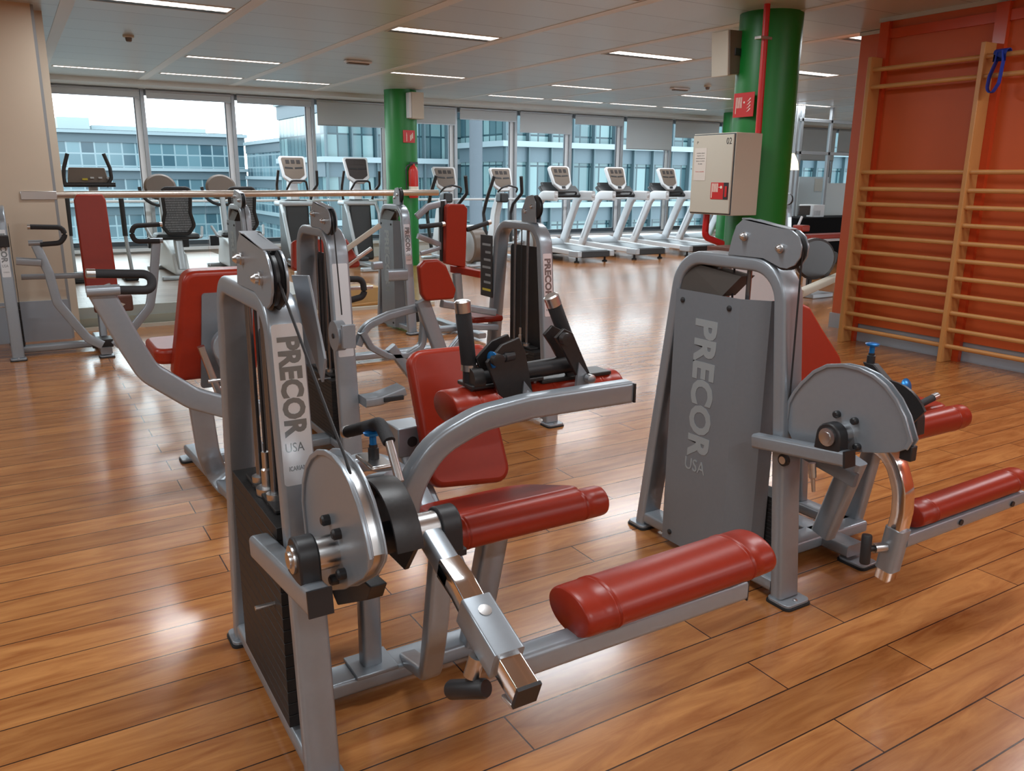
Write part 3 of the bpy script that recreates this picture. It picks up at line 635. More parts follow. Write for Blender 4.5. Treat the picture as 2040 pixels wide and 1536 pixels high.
B().box((LX-.012,L1.y+.03,L1.z-.05),(LX+.012,L1.y+.07,L1.z-.04)).obj('latch_tongue', 'satin', sl, .002)
# roller beam and long red roll
RY = S0.y-.07; 
B().rtube([(LX+.02,RY,.535),(1.42,RY,.535)], .055, .055).obj('roller_beam', 'paint', m1)
B().box((1.42,RY-.027,.508),(1.424,RY+.027,.562)).obj('roller_beam_cap', 'black', m1)
ra = (.917,RY+.015,.602); rb_ = (1.475,RY+.015,.612)
bumper(m1, 'shin_roll', ra, rb_, .08, .05)
# base
b = B(); b.rtube([(X0+.07,2.06,.055),(1.22,2.06,.055)], .10, .05); b.obj('base_beam', 'paint', m1)
B().box((.70,2.0,.078),(.83,2.12,.09)).obj('post_foot_plate', 'paint', m1, .003)
B().rtube([(.765,2.06,.085),(.765,2.06,.62)], .05, .06).obj('upright_post', 'paint', m1)
B().rtube(fil([(.77,2.06,.58),(.78,2.04,.66),(.80,1.93,.70)],.06), .05, .06).obj('upright_top', 'paint', m1)
foot(m1, (1.17,2.06), .06, .06)
B().rtube([(1.10,2.03,.07),(1.145,1.97,.50)], .085, .06, (0,1,0)).obj('seat_post', 'paint', m1)
B().box((1.09,1.92,.48),(1.20,2.03,.50)).obj('seat_post_cap', 'black', m1, .003)
# curved beam carrying the thigh clamp
cp = [YP(1.82,x,y) for x, y in ((812,1030),(822,965),(865,885),(950,832),(1040,806),(1237,774))]
cp = [(p.x,1.84-.01*i,p.z) for i, p in enumerate(cp)]
B().rtube(fil(cp,.22,5), .065, .055, (0,1,0)).obj('curved_beam', 'paint', m1)
e = Vector(cp[-1]); dd = (e-Vector(cp[-2])).normalized()
B().obox(e+dd*.002, dd*.003, (0,.033,0), Vector((-dd.z,0,dd.x))*.028).obj('curved_beam_cap', 'black', m1)
# rear curved brace
B().rtube(fil([(.70,2.25,.60),(.86,2.28,.66),(.98,2.22,.58),(.97,1.95,.46)],.14), .055, .05).obj('rear_brace', 'paint', m1)
# seat pad with rolled front edge
sx0, sx1 = .89, 1.375
st = B().prism(rpoly([(sx0,1.80,.575),(sx1,1.80,.575),(sx1-.08,2.07,.505),(sx0+.02,2.07,.505)],[.03,.05,.10,.08]),(0,.015,.045)).obj('seat_pad', 'red', m1, .02, 4)
bumper(m1, 'seat_front_roll', (sx0-.03,1.80,.57), (sx1+.03,1.80,.57), .05, .045)
# backrest
bt = Vector((1.20,2.43,.935)); bb = Vector((1.215,2.27,.48)); bu = (bt-bb).normalized(); bn = Vector((0,-bu.z,bu.y))
O = lambda x, t: bb+bu*t+Vector((x,0,0))
Lb = (bt-bb).length
B().prism(rpoly([O(-.155,0.03),O(.145,0.0),O(.135,Lb*.45),O(.15,Lb),O(-.15,Lb)],[.05,.05,.05,.04,.05]), bn*.055).obj('backrest_pad', 'red', m1, .018, 4)
B().prism(rpoly([O(-.11,.06),O(.11,.06),O(.11,Lb-.08),O(-.11,Lb-.08)],.02), -bn*.012).obj('backrest_board', 'black', m1)
B().rtube([(1.25,2.36,.62),(1.05,2.42,.66)], .06, .05, (0,1,0)).obj('backrest_arm', 'paint', m1)
bx = B().box((1.0,2.36,.60),(1.10,2.47,.70)).obj('backrest_carriage', 'paint', m1, .004)
B().lathe((1.05,2.36,.65),(0,-1,0),[(0,.018),(.002,.018)],16).obj('carriage_plug', 'black', bx)
B().rtube([(1.04,2.40,.62),(1.15,2.09,.08)], .07, .05, (0,1,0)).obj('backrest_post', 'paint', m1)
# thigh clamp: plates, black tube, roll, two upright grips
ty, tz = 1.98, .872
tp = [YP(ty,x,y) for x, y in ((886,792),(1008,775),(1045,768),(1212,752))]
bumper(m1, 'thigh_roll', (tp[0].x,ty,tz), (tp[1].x+.02,ty,tz), .08, .047)
bumper(m1, 'thigh_roll_right', (tp[1].x+.06,ty,tz), (tp[3].x+.02,ty,tz+.0), .06, .045)
q0 = YP(ty-.06,955,735); q1 = YP(ty-.06,1150,715)
B().cyl((q0.x,ty-.02,tz+.075),(q1.x+.01,ty-.02,tz+.085),.026).obj('clamp_tube', 'black', m1)
B().lathe((q0.x-.01,ty-.02,tz+.075),(1,0,0),[(0,.034),(.035,.034)],24).obj('clamp_tube_end', 'blackmetal', m1)
B().box((tp[0].x+.06,ty-.05,tz+.052),(tp[1].x+.1,ty+.04,tz+.064)).obj('roll_mount', 'blackmetal', m1, .003)
B().box((tp[1].x+.1,ty-.04,tz+.038),(tp[3].x-.02,ty+.04,tz+.05)).obj('roll_mount_right', 'blackmetal', m1, .003)
for i, (xa, ya, xb, yb) in enumerate(((968,722,1052,790),(1105,680,1160,752))):
    c0 = YP(1.90,xa,ya); c1 = YP(1.90,xb,yb)
    o = [(0,c0.z),(.05,c0.z+.045),(.105,c0.z+.06),(.125,c0.z+.02),(c1.x-c0.x+.02,c1.z-.02),(c1.x-c0.x-.03,c1.z-.035),(.04,c1.z+.02)] if i == 0 else [(0,c0.z+.01),(.03,c0.z+.035),(.06,c0.z+.02),(c1.x-c0.x+.03,c1.z),(c1.x-c0.x,c1.z-.03),(.03,c0.z-.03)]
    pl = B().prism([(c0.x+x,1.895,z) for x, z in o],(0,.012,0)).obj('clamp_plate', 'blackmetal', m1, .002)
    B().prism([(c0.x+x,1.955,z) for x, z in o],(0,.012,0)).obj('clamp_plate', 'blackmetal', m1, .002)
    B().lathe((c0.x+.025,1.89,c0.z+.008),(0,-1,0),[(0,.018),(.02,.018),(.022,.01)],18).obj('pivot_bolt', 'blackmetal', pl)
    B().prism([(c1.x-.02,1.89,c1.z+.05),(c1.x+.065,1.89,c1.z-.055),(c1.x-.03,1.89,c1.z-.045)],(0,.01,0)).obj('bracket_gusset', 'paint', m1)
    B().lathe((c1.x+.01,1.885,c1.z),(0,-1,0),[(0,.014),(.02,.014),(.022,.009)],16).obj('gusset_bolt', 'satin', m1)
pk = YP(1.90,1022,708); popknob(m1, pk, (-1,-.1,-.05))
g0 = YP(ty,935,752); g1 = YP(ty,923,622); grip(m1, (g0.x,ty,tz+.10), (g1.x,ty,g1.z), .022)
B().cyl((g0.x,ty,tz+.055),(g0.x,ty,tz+.10),.019).obj('grip_stem', 'black', m1)
B().lathe((g0.x,ty,tz+.098),(0,0,1),[(0,.024),(.018,.024)],20).obj('grip_ring', 'satin', m1)
g0 = YP(ty,1140,705); g1 = YP(ty,1104,608); grip(m1, (g0.x,ty,g0.z), (g1.x,ty,g1.z), .022)
# ================================================================== MACHINE 2: leg extension, right
X0, YC = 2.222, 2.195
AY, AZ = 1.608, .699
m2 = thing('leg_extension_machine', 'grey leg extension machine on the right whose weight tower cover faces the viewer', 'exercise machine', (X0+.05, YC, 0), 'grey strength machines with red pads')
tower(m2, X0, YC, cover=True, plate=None, cable=[(X0+.03,1.838,.75)], stack_top=.34, W=.10)
e = XP(X0-.03,1507,877); f_ = XP(X0-.03,1690,914); bd = (f_-e).normalized()
B().rtube([e,f_], .05, .052).obj('bearing_beam', 'paint', m2)
B().obox(f_+bd*.003, (.026,0,0), bd*.004, Vector((0,-bd.z,bd.y))*.027).obj('beam_end_cap', 'black', m2)
bearing(m2, X0-.03, AY, AZ)
B().cyl((X0-.03,AY,AZ),(2.62,AY,AZ),.016).obj('axle', 'satin', m2)
cam_disc(m2, X0+.045, AY, AZ, 0)
g = XP(X0+.05,1805,905); B().box((X0+.045,g.y-.02,g.z-.02),(X0+.075,g.y+.02,g.z+.03)).obj('disc_stop', 'black', m2, .004)
B().lathe((2.48,AY,AZ),(1,0,0),[(0,.038),(.09,.038)],26).obj('lever_hub', 'satin', m2)
b2 = bearing(m2, 2.60, AY, AZ, .05)
for i, (px, py) in enumerate(((1737,700),(1792,768))):
    p = XP(2.50,px,py); popknob(m2, (p.x,p.y,p.z-.045) if i == 0 else (p.x,p.y+.04,p.z-.02), (0,0,1) if i == 0 else (0,-1,.4))
pts = [(2.47,AY+.15*math.cos(a),AZ+.15*math.sin(a)) for a in [math.radians(30+i*10) for i in range(13)]]+[(2.47,AY-.04,AZ-.05),(2.47,AY+.05,AZ-.05)]
B().prism(pts,(.012,0,0)).obj('range_quadrant', 'blackmetal', m2)
p = XP(2.50,1737,700); B().prism([(2.485,AY-.03,AZ+.10),(2.485,AY+.06,AZ+.10),(2.485,p.y+.022,p.z-.04),(2.485,p.y-.022,p.z-.04)],(.03,0,0)).obj('pin_bracket', 'blackmetal', m2, .003)
p = XP(2.50,1792,768); B().rtube([Vector((2.50,AY-.02,AZ+.06)),Vector((2.50,p.y+.045,p.z-.02))], .03, .03, (1,0,0)).obj('pin_bracket', 'blackmetal', m2)
LX = 2.40
cc = [XP(LX,x,y) for x, y in ((1722,868),(1782,905),(1800,975),(1798,1020),(1782,1080),(1763,1150))]
cc = [Vector((LX,p.y,p.z)) for p in cc]
B().rtube([Vector((LX,AY,AZ)),cc[0]], .04, .05, (1,0,0)).obj('lever_root', 'paint', m2)
B().rtube(fil(cc,.15,5), .048, .055, (1,0,0), r=.004).obj('chrome_lever', 'chrome', m2)
ld = (cc[5]-cc[4]).normalized(); S0 = cc[4]-ld*.055; S1 = cc[4]+ld*.10
sl = B().rtube([S0,S1], .064, .064, (1,0,0)).obj('lever_sleeve', 'paint', m2)
tknob(m2, S0+ld*.07+Vector((-.03,.01,0)), (-1,.3,0), (.1,.1,1), .017)
RY = S0.y; RZ = .30
B().rtube([(LX+.02,RY,S0.z-.045),(3.14,RY,S0.z-.035)], .055, .05).obj('roller_beam', 'paint', m2)
for x in (2.72,3.05): B().lathe((x,RY-.029,S0.z-.04),(0,-1,0),[(0,.011),(.004,.011)],12).obj('beam_bolt', 'black', m2)
bumper(m2, 'shin_roll', (2.47,RY+.01,S0.z+.025), (3.13,RY+.01,S0.z+.035), .055, .042)
b = B(); b.rtube([(X0+.09,2.03,.055),(2.72,2.03,.055)], .10, .05); b.obj('base_beam', 'paint', m2)
B().rtube([(2.76,2.42,.055),(2.76,1.86,.055)], .10, .05).obj('base_cross_beam', 'paint', m2)
foot(m2, (2.77,1.85), .05, .06); foot(m2, (2.77,2.42), .05, .05)
B().rtube([XP(2.53,1640,1062),XP(2.53,1703,915)], .08, .06, (1,0,0)).obj('bearing_post', 'paint', m2)
B().rtube([(3.0,2.03,.055),(2.72,2.03,.055)], .10, .05).obj('base_beam_end', 'paint', m2)
B().rtube([(3.0,2.05,.07),(3.0,1.98,.52)], .07, .06, (1,0,0)).obj('seat_post', 'paint', m2)
bk = B().rtube([(X0+.11,1.83,.56),(X0+.11,1.60,.52)], .02, .05).obj('stop_bracket', 'cover', m2)
B().lathe((X0-.01,1.80,.555),(-1,0,0),[(0,.022),(.012,.022)],20).obj('stop_bumper_ring', 'black', m2)
B().lathe((X0-.02,1.80,.555),(-1,0,0),[(0,.014),(.006,.014)],18).obj('stop_bumper', 'satin', m2)
B().lathe((X0+.03,1.72,.56),(0,-.2,-1),[(0,.014),(.05,.013),(.055,.008),(.1,.006)],12).obj('hanging_adjuster', 'satin', m2)
sx0, sx1 = 2.66, 3.16
B().prism(rpoly([(sx0,1.78,.58),(sx1,1.78,.58),(sx1,2.08,.59),(sx0+.05,2.08,.59)],[.03,.05,.10,.08]),(0,0,.05)).obj('seat_pad', 'red', m2, .02, 4)
bumper(m2, 'seat_front_roll', (sx0-.02,1.76,.58), (sx1+.04,1.76,.58), .05, .05)
hq = YP(1.80,1862,792); grip(m2, (hq.x-.17,1.80,hq.z-.03), (hq.x-.015,1.80,hq.z), .014)
bt = YP(2.28,1600,600); O = lambda px, py: YP(2.30,px,py)
bkp = [O(1560,600),O(1600,603),O(1618,612),O(1632,650),O(1656,705),O(1660,760),O(1600,800),O(1560,800)]
B().prism([(p.x,2.30-(.95-p.z)*.25,p.z) for p in bkp], (0,.055,0)).obj('backrest_pad', 'red', m2, .015, 3)
B().rtube([(2.95,2.36,.80),(2.95,2.30,.08)], .06, .05, (1,0,0)).obj('backrest_post', 'paint', m2)
B().rtube([(2.95,2.05,.055),(2.95,2.34,.055)], .08, .05).obj('backrest_foot_beam', 'paint', m2)
# ================================================================== MACHINE 3: chest press seen from behind (pad facing the windows)
GRP = 'grey strength machines with red pads'
m3 = thing('chest_press_machine', 'grey chest press machine behind the leg curl machine, its red backrest turned away', 'exercise machine', (1.2, 4.2, 0), GRP)
X4, Y4 = 1.385, 4.44
tower(m3, X4, Y4, plate='blank', W=.11, phx=.042, plz=(.55,1.04), cable=[(X4+.03,4.04,.8)], stack_top=.42, placard=True)
pt_ = [YP(3.95,x,y) for x, y in ((362,545),(505,545),(500,770),(343,768))]
bu = Vector((0,.30,1)).normalized(); bn = Vector((0,1,-.30)).normalized()
xa, xb = .615, .965; zb0, zt0 = .56, 1.075
O = lambda x, z: Vector((x,3.95+(.56-z)*.12,z))
B().prism(rpoly([O(xa-.06,zb0),O(xb-.02,zb0),O(xb,zt0),O(xa+.02,zt0)],[.04,.04,.06,.06]), (0,.11,.01)).obj('backrest_pad', 'red', m3, .022, 4)
B().prism(rpoly([O(xa+.06,zb0-.04),O(xb-.05,zb0-.04),O(xb-.03,zt0-.10),O(xa+.09,zt0-.10)],.015), (0,-.012,0)).obj('backrest_board', 'cover', m3)
B().prism(rpoly([(.50,4.03,.63),(.80,4.03,.63),(.80,4.40,.63),(.50,4.40,.63)],.06), (0,0,.075)).obj('seat_pad', 'red', m3, .02, 4)
q = YP(3.88,447,690)
B().lathe((.80,3.84,.735),(0,-1,0),[(0,.085),(.05,.085),(.055,.08)],28).obj('pivot_cover', 'paint', m3)
B().lathe((.80,3.78,.735),(0,-1,0),[(0,.012),(.006,.012)],14).obj('pivot_bolt', 'black', m3)
B().rtube([YP(3.82,400,690),YP(3.82,480,900)], .03, .04, (0,1,0)).obj('link_bar', 'satin', m3)
B().rtube([YP(3.86,432,700),YP(3.86,520,900)], .04, .06, (0,1,0)).obj('rear_upright', 'paint', m3)
for dz in (0,.05): B().cyl(YP(3.8,415,760+dz*900),YP(3.8,470,752+dz*900),.008).obj('link_rod', 'satin', m3)
arm = [YP(3.62,x,y) for x, y in ((520,822),(455,815),(385,795),(296,742),(262,690),(196,575))]
B().rtube(fil([(p.x,3.66-.008*i,p.z) for i, p in enumerate(arm)],.16,5), .095, .05, (0,1,0)).obj('press_arm', 'paint', m3)
p = arm[-1]; B().lathe((p.x-.045,3.60,YP(3.60,225,578).z),(1,0,0),[(0,.022),(.12,.022)],18).obj('arm_end_tube', 'paint', m3)
g = [YP(3.60,x,y) for x, y in ((225,577),(303,574),(300,547),(192,546))]
g[0] = YP(3.60,225,578); g[1] = YP(3.60,303,578); g[2] = YP(3.66,302,546); g[3] = YP(3.66,190,545)
B().rod(fil(g,.035), .018, 16).obj('handle_grip', 'foam', m3)
dd = (g[3]-g[2]).normalized(); B().lathe(g[3],dd,[(0,.019),(.032,.019),(.035,.014)],16).obj('grip_cap', 'satin', m3)
f1 = ZP(0,385,915); f2 = ZP(0,470,1030)
fr = [YP(3.7,378,800),YP(3.7,392,880)]
B().rtube(fil([(.64,3.80,.50),(.66,3.82,.24),(.72,3.95,.05),(.80,3.0+.55,.05)],.14), .10, .045, (0,1,0)).obj('seat_frame', 'paint', m3)
B().rtube([(.70,4.50,.055),(.76,3.50,.055)], .09, .05).obj('base_beam', 'paint', m3)
B().rtube([(.70,4.30,.055),(X4+.02,4.30,.055)], .10, .05).obj('base_cross_beam', 'paint', m3)
foot(m3, (.69,4.47), .06, .05); foot(m3, (.755,3.52), .06, .05)
# ================================================================== MACHINE 5: seated row between the towers
m5 = thing('seated_row_machine', 'grey seated row machine with small trapezoid red chest pad and instruction placard on its tower', 'exercise machine', (2.5, 4.3, 0), GRP)
X5, Y5 = 2.70, 4.45
tower(m5, X5, Y5, plate='text', housing='short', stack_top=.44, placard=True)
B().box((X5-.012,Y5+.24,.72),(X5-.006,Y5+.40,1.13)).obj('instruction_placard', 'black', m5, .003)
pc = [c for c in m5.children if c.name.startswith('instruction_placard')][0]
for i in range(7): B().box((X5-.0135,Y5+.26,.76+.05*i),(X5-.012,Y5+.37-.02*(i % 3),.775+.05*i)).obj('printed_block', 'yellow' if i == 0 else 'letter', pc)
PYR = 4.42
P = lambda x, y, Y=PYR: YP(Y,x,y)
a = P(680,642,4.02)
B().lathe((1.42,4.02,a.z),(1,0,0),[(0,.085),(.05,.085)],32).obj('cam_wheel_dummy', 'paint', m5) if False else None
c4 = Vector((X4-.01,3.98,.705))
B().lathe(c4+Vector((-.03,0,0)),(1,0,0),[(0,.078),(.05,.078)],32).obj('pulley_cover', 'paint', m3)
B().box((c4.x-.02,c4.y-.11,c4.z-.05),(c4.x+.05,c4.y-.085,c4.z+.07)).obj('pulley_cover_bracket', 'paint', m3, .003)
B().lathe(c4+Vector((-.032,0,0)),(-1,0,0),[(0,.013),(.004,.013)],14).obj('cover_bolt', 'black', m3)
b = B(); b.rtube(fil([P(712,688),P(727,650),P(775,628),P(835,612)],.12), .045, .055, (0,1,0)); b.obj('upper_arc_beam', 'paint', m5)
lo = [P(718,660),P(735,690),P(770,708),P(808,706),P(838,688),P(842,640),P(836,612)]
B().rtube(fil([(p.x,4.40,p.z) for p in lo],.06,4), .04, .05, (0,1,0)).obj('lower_loop_beam', 'paint', m5)
B().rtube([(p.x,4.40,p.z) for p in (P(775,690),P(828,760))], .06, .05, (0,1,0)).obj('diagonal_beam', 'paint', m5)
po = [P(840,598,4.36),P(890,735,4.36)]
B().rtube(po, .085, .05, (0,1,0)).obj('pad_post', 'paint', m5)
q = [YP(4.33,x,y) for x, y in ((828,530),(840,517),(866,515),(882,527),(902,575),(898,594),(842,598),(834,585))]
B().prism(rpoly(q,.02,3), (0,-.05,.0)).obj('chest_pad', 'red', m5, .014, 4)
b = B(); b.rtube(fil([P(880,605),P(985,622)],.1), .05, .045); b.obj('upper_link_beam', 'paint', m5)
B().rtube([P(890,712),P(935,655)], .06, .045, (0,1,0)).obj('brace_beam', 'paint', m5)
B().rtube([P(930,650),P(990,652)], .04, .04).obj('lower_link_beam', 'paint', m5)
B().rtube([(2.10,4.42,.05),(X5,4.42,.05)], .10, .05).obj('base_beam', 'paint', m5)
B().rtube(fil([P(722,799,4.0),P(750,795,4.0),P(800,775,4.0)],.2), .12, .05).obj('footrest_beam', 'paint', m5)
fa, fb = P(756,798,4.0), P(795,788,4.0)
B().box((fa.x,3.93,fa.z+.005),(fb.x,4.07,fa.z+.03)).obj('foot_plate_tread', 'rubber', m5, .004)
B().rtube([P(845,735,4.2),P(850,790,4.2),Vector((1.98,4.2,.03))], .07, .05, (0,1,0)).obj('footrest_post', 'paint', m5)
r_ = P(962,632,4.6); B().box((r_.x-.12,4.5,r_.z-.02),(r_.x+.10,4.75,r_.z+.02)).obj('seat_pad', 'red', m5, .015, 3)
# ================================================================== MACHINE 6/7: shoulder press with tower 7
m7 = thing('shoulder_press_machine', 'shoulder press machine near the far column with a tall narrow dark red backrest', 'exercise machine', (3.6, 7.4, 0), GRP)
tower(m7, 3.20, 7.64, cover=True, plate='text', housing='short', stack_top=.3)
for c in m7.children:
    if c.name.startswith('name_plate'): pass
q = [YP(7.0,x,y) for x, y in ((890,412),(896,406),(925,407),(932,415),(928,534),(888,526))]
B().prism(rpoly(q,.02,3),(0,.07,0)).obj('backrest_pad', 'red', m7, .012, 3)
sa, sb = YP(7.1,896,535), YP(6.8,950,548)
B().prism(rpoly([(sa.x,7.15,.60),(sb.x-.0,7.15,.60),(sb.x+.02,6.72,.58),(sa.x+.12,6.72,.58)],.04),(0,0,.065)).obj('seat_pad', 'red', m7, .015, 3)
B().rtube([(3.62,7.0,.60),(3.66,7.0,.06)], .08, .07, (0,1,0)).obj('seat_post', 'paint', m7)
B().rtube([(3.28,7.1,.05),(3.75,7.1,.05)], .10, .05).obj('base_beam', 'paint', m7)
B().rtube([(3.68,6.6,.05),(3.68,7.6,.05)], .08, .05).obj('base_cross_beam', 'paint', m7)
for s, pts in (('left',((858,378+32),(886,405))),):
    B().rtube([YP(7.1,830,432),YP(7.1,852,412),YP(7.1,888,404)], .06, .04, (0,1,0)).obj('upper_arm', 'paint', m7)
B().rtube([YP(7.1,832,470),YP(7.1,888,492)], .05, .04, (0,1,0)).obj('lower_arm', 'paint', m7)
B().rtube([YP(7.1,838,505),YP(7.1,888,490)], .04, .04, (0,1,0)).obj('arm_link', 'paint', m7)
B().rtube([YP(7.1,880,400),YP(7.1,882,520)], .05, .05, (0,1,0)).obj('arm_upright', 'blackmetal', m7)
grip(m7, YP(6.95,836,452), YP(6.95,880,447), .022); grip(m7, YP(7.0,930,458), YP(7.0,972,444), .022)
B().rtube([YP(7.1,742,530),YP(7.1,760,528)], .07, .07).obj('side_box', 'paint', m7)
B().rtube([(3.02,7.3,.58),(3.22,7.3,.58)], .10, .11).obj('side_bracket', 'paint', m7)
# ================================================================== MACHINE 8: tower between bikes and rail
m8 = thing('pulldown_machine', 'grey machine tower standing in front of the handrail beside the mesh seat bikes', 'exercise machine', (1.95, 8.3, 0), GRP)
tower(m8, 1.80, 8.05, cover=True, plate=None, housing='long', cable=[(1.85,7.67,.6)], stack_top=.3)
B().rtube([(1.88,7.7,.05),(2.5,7.7,.05)], .10, .05).obj('base_beam', 'paint', m8)
# machine 10: red pads glimpsed behind tower 4
m10 = thing('leg_press_machine', 'reclined machine with red pads and pale angled bars behind the unlettered tower', 'exercise machine', (2.3, 6.3, 0), GRP)
q = [YP(6.3,x,y) for x, y in ((560,470),(690,462),(690,510),(563,512))]
B().prism(rpoly([(1.80,6.2,.80),(2.36,6.2,.80),(2.28,6.3,1.02),(1.84,6.3,1.02)],.03),(0,.07,-.02)).obj('backrest_pad', 'red', m10, .015, 3)
B().rtube([YP(6.2,688,498),YP(6.2,757,449)], .04, .03, (0,1,0)).obj('angled_bar', 'wood' if False else 'offwhite', m10)
B().rtube([YP(6.2,690,530),YP(6.2,740,495)], .03, .03, (0,1,0)).obj('lower_bar', 'satin', m10)
g = [YP(6.0,690,556),YP(6.0,722,556),YP(6.0,727,590),YP(6.0,690,600)]
B().rod(fil(g,.05), .024, 14).obj('handle_grip', 'foam', m10)
B().rtube([(2.2,6.3,.78),(2.2,6.3,.05)], .08, .06).obj('seat_post', 'paint', m10)
B().rtube([(2.0,6.3,.05),(3.0,6.3,.05)], .10, .05).obj('base_beam', 'paint', m10)
B().rtube([YP(6.2,690,575),YP(6.2,742,572)], .03, .03).obj('handle_bar', 'satin', m10)
bx = thing('wooden_step_box', 'pale orange wooden step box on the floor under the grey tower', 'step box', (3.45, 9.2, 0))
B().box((3.30,9.25,.0),(3.75,9.65,.20)).obj('box_body', 'boxwood', bx, .006)
B().rtube([(3.1,9.0,.02),(3.75,9.2,.02)], .05, .04).obj('box_rail', 'wood', bx)
# ================================================================== MACHINE 9: chest press at the left wall
m9 = thing('chest_press_machine', 'grey chest press machine by the beige wall with tall narrow red backrest', 'exercise machine', (.4, 7.8, 0), GRP)
tower(m9, -.125, 8.13, plate='text', cable=[(-.12,7.70,.95)], stack_top=.4)
O = lambda x, y: YP(7.85,x,y)
q = [O(149,400),O(154,388),O(206,387),O(213,398),O(236,575),O(232,588),O(182,596),(O(172,585))]
B().prism(rpoly([(p.x,7.85+(.5-p.z)*-.12,p.z) for p in q],.02,3),(0,.07,0)).obj('backrest_pad', 'red', m9, .014, 3)
q0, q1 = YP(7.7,184,590), YP(7.7,266,618)
B().box((q0.x,7.66,q1.z),(q1.x,7.72,q0.z)).obj('seat_pad', 'brown', m9, .02, 3)
lb = [c for c in m9.children if c.name.startswith('seat_pad')][0]
B().prism([YP(7.655,x,y) for x, y in ((234,600),(250,606),(238,614))],(0,-.002,0)).obj('sticker_arrow', 'paper', lb); B().prism([YP(7.655,x,y) for x, y in ((224,602),(236,602),(236,608),(224,608))],(0,-.002,0)).obj('sticker_bar', 'ink', lb)
for s, A in ((0,((205,688),(175,675),(115,605),(98,545),(72,490))),(1,((228,688),(262,658),(300,612),(308,560),(314,485)))):
    P_ = [YP(7.45,x,y) for x, y in A]
    B().rtube(fil([(p.x,7.45+.02*i,p.z) for i, p in enumerate(P_)],.14,4), .07, .04, (0,1,0)).obj('press_arm', 'paint', m9)
    B().lathe(P_[-1]+Vector((-.05,.06,.02)),(1,0,0),[(0,.022),(.10,.022)],14).obj('arm_end_tube', 'paint', m9)
for A in (((80,487),(120,484),(130,470),(124,453),(60,452)),((318,480),(268,481),(262,465),(266,450),(318,447))):
    g = [YP(7.5,x,y) for x, y in A]; B().rod(fil(g,.05,3), .02, 14).obj('handle_grip', 'foam', m9)
    d_ = (g[-1]-g[-2]).normalized(); B().lathe(g[-1],d_,[(0,.021),(.02,.021)],12).obj('grip_cap', 'satin', m9)
P_ = [YP(7.5,32,520),YP(7.5,82,523)]; B().rtube(P_, .05, .06).obj('arm_cross_bar', 'paint', m9)
P_ = [YP(8.0,42,552),YP(8.0,178,548)]; B().rtube(P_, .05, .045).obj('backrest_cross_bar', 'paint', m9)
B().rtube([(-.10,7.92,.055),(.60,7.92,.055)], .10, .055).obj('base_beam', 'paint', m9)
B().rtube([(.56,7.50,.055),(.56,8.3,.055)], .09, .06).obj('base_cross_beam', 'paint', m9)
foot(m9, (.56,7.52), .055, .05)
B().box((.46,7.52,.08),(.62,7.70,.15)).obj('pivot_housing', 'black', m9, .006)
B().rtube([(.57,7.80,.08),(.585,7.88,.55)], .07, .06, (1,0,0)).obj('seat_post', 'paint', m9)
b = B(); p = XP(-.1,8,0) if False else None
B().box((-.15,7.62,.93),(-.03,7.72,1.02)).obj('cable_carriage', 'black', m9, .006)
# ================================================================== wall bars
def wallbars(y0, y1, label, left_stile, group='wall bars on the orange wall'):
    t = thing('wall_bars', label, 'wall bars', (6.72, (y0+y1)/2, 0), group)
    for y in ((y0,) if not left_stile else (y0, y1)):
        o = B().box((6.66,y-.019,0),(6.815,y+.019,2.56)).obj('stile', 'wood', t, .004)
        if y == y0: pass
    for i, z in enumerate([.142,.283,.425,.572,.716,.862,1.005,1.15,1.295,1.43,1.576,2.306,2.452]):
        B().lathe((6.70,min(y0,y1)-.0,z),(0,1,0),[(0,.0155),(abs(y1-y0),.0155)],14,(1,1.25)).obj('rung', 'wood', t)
    return t
wallbars(3.925, 4.93, 'wooden wall bar bay beside the wall corner, left of the tall middle stile', True)
wallbars(2.92, 3.925, 'wooden wall bar bay at the right edge holding the blue strap', False)
st_ = thing('blue_strap', 'blue strap looped over the top rungs of the wall bars', 'strap', (6.69, 3.80, 2.14))
q = [XP(6.66,x,y) for x, y in ((1976,104),(2004,104),(2004,112),(1976,112))]
loop = [Vector((6.655,3.76,2.475)),Vector((6.65,3.745,2.40)),Vector((6.65,3.755,2.24)),Vector((6.65,3.80,2.16)),Vector((6.655,3.845,2.20)),Vector((6.66,3.84,2.30)),Vector((6.66,3.805,2.40)),Vector((6.66,3.80,2.47))]
B().rtube(fil(loop,.06,4), .006, .045, (1,0,0), .001).obj('webbing', 'blue_band', st_)
B().rtube(fil([Vector((6.655,3.78,2.40)),Vector((6.65,3.78,2.48)),Vector((6.71,3.78,2.50)),Vector((6.745,3.78,2.44))],.03,4), .10, .006, (0,0,1), .001).obj('top_wrap', 'blue_band', st_)
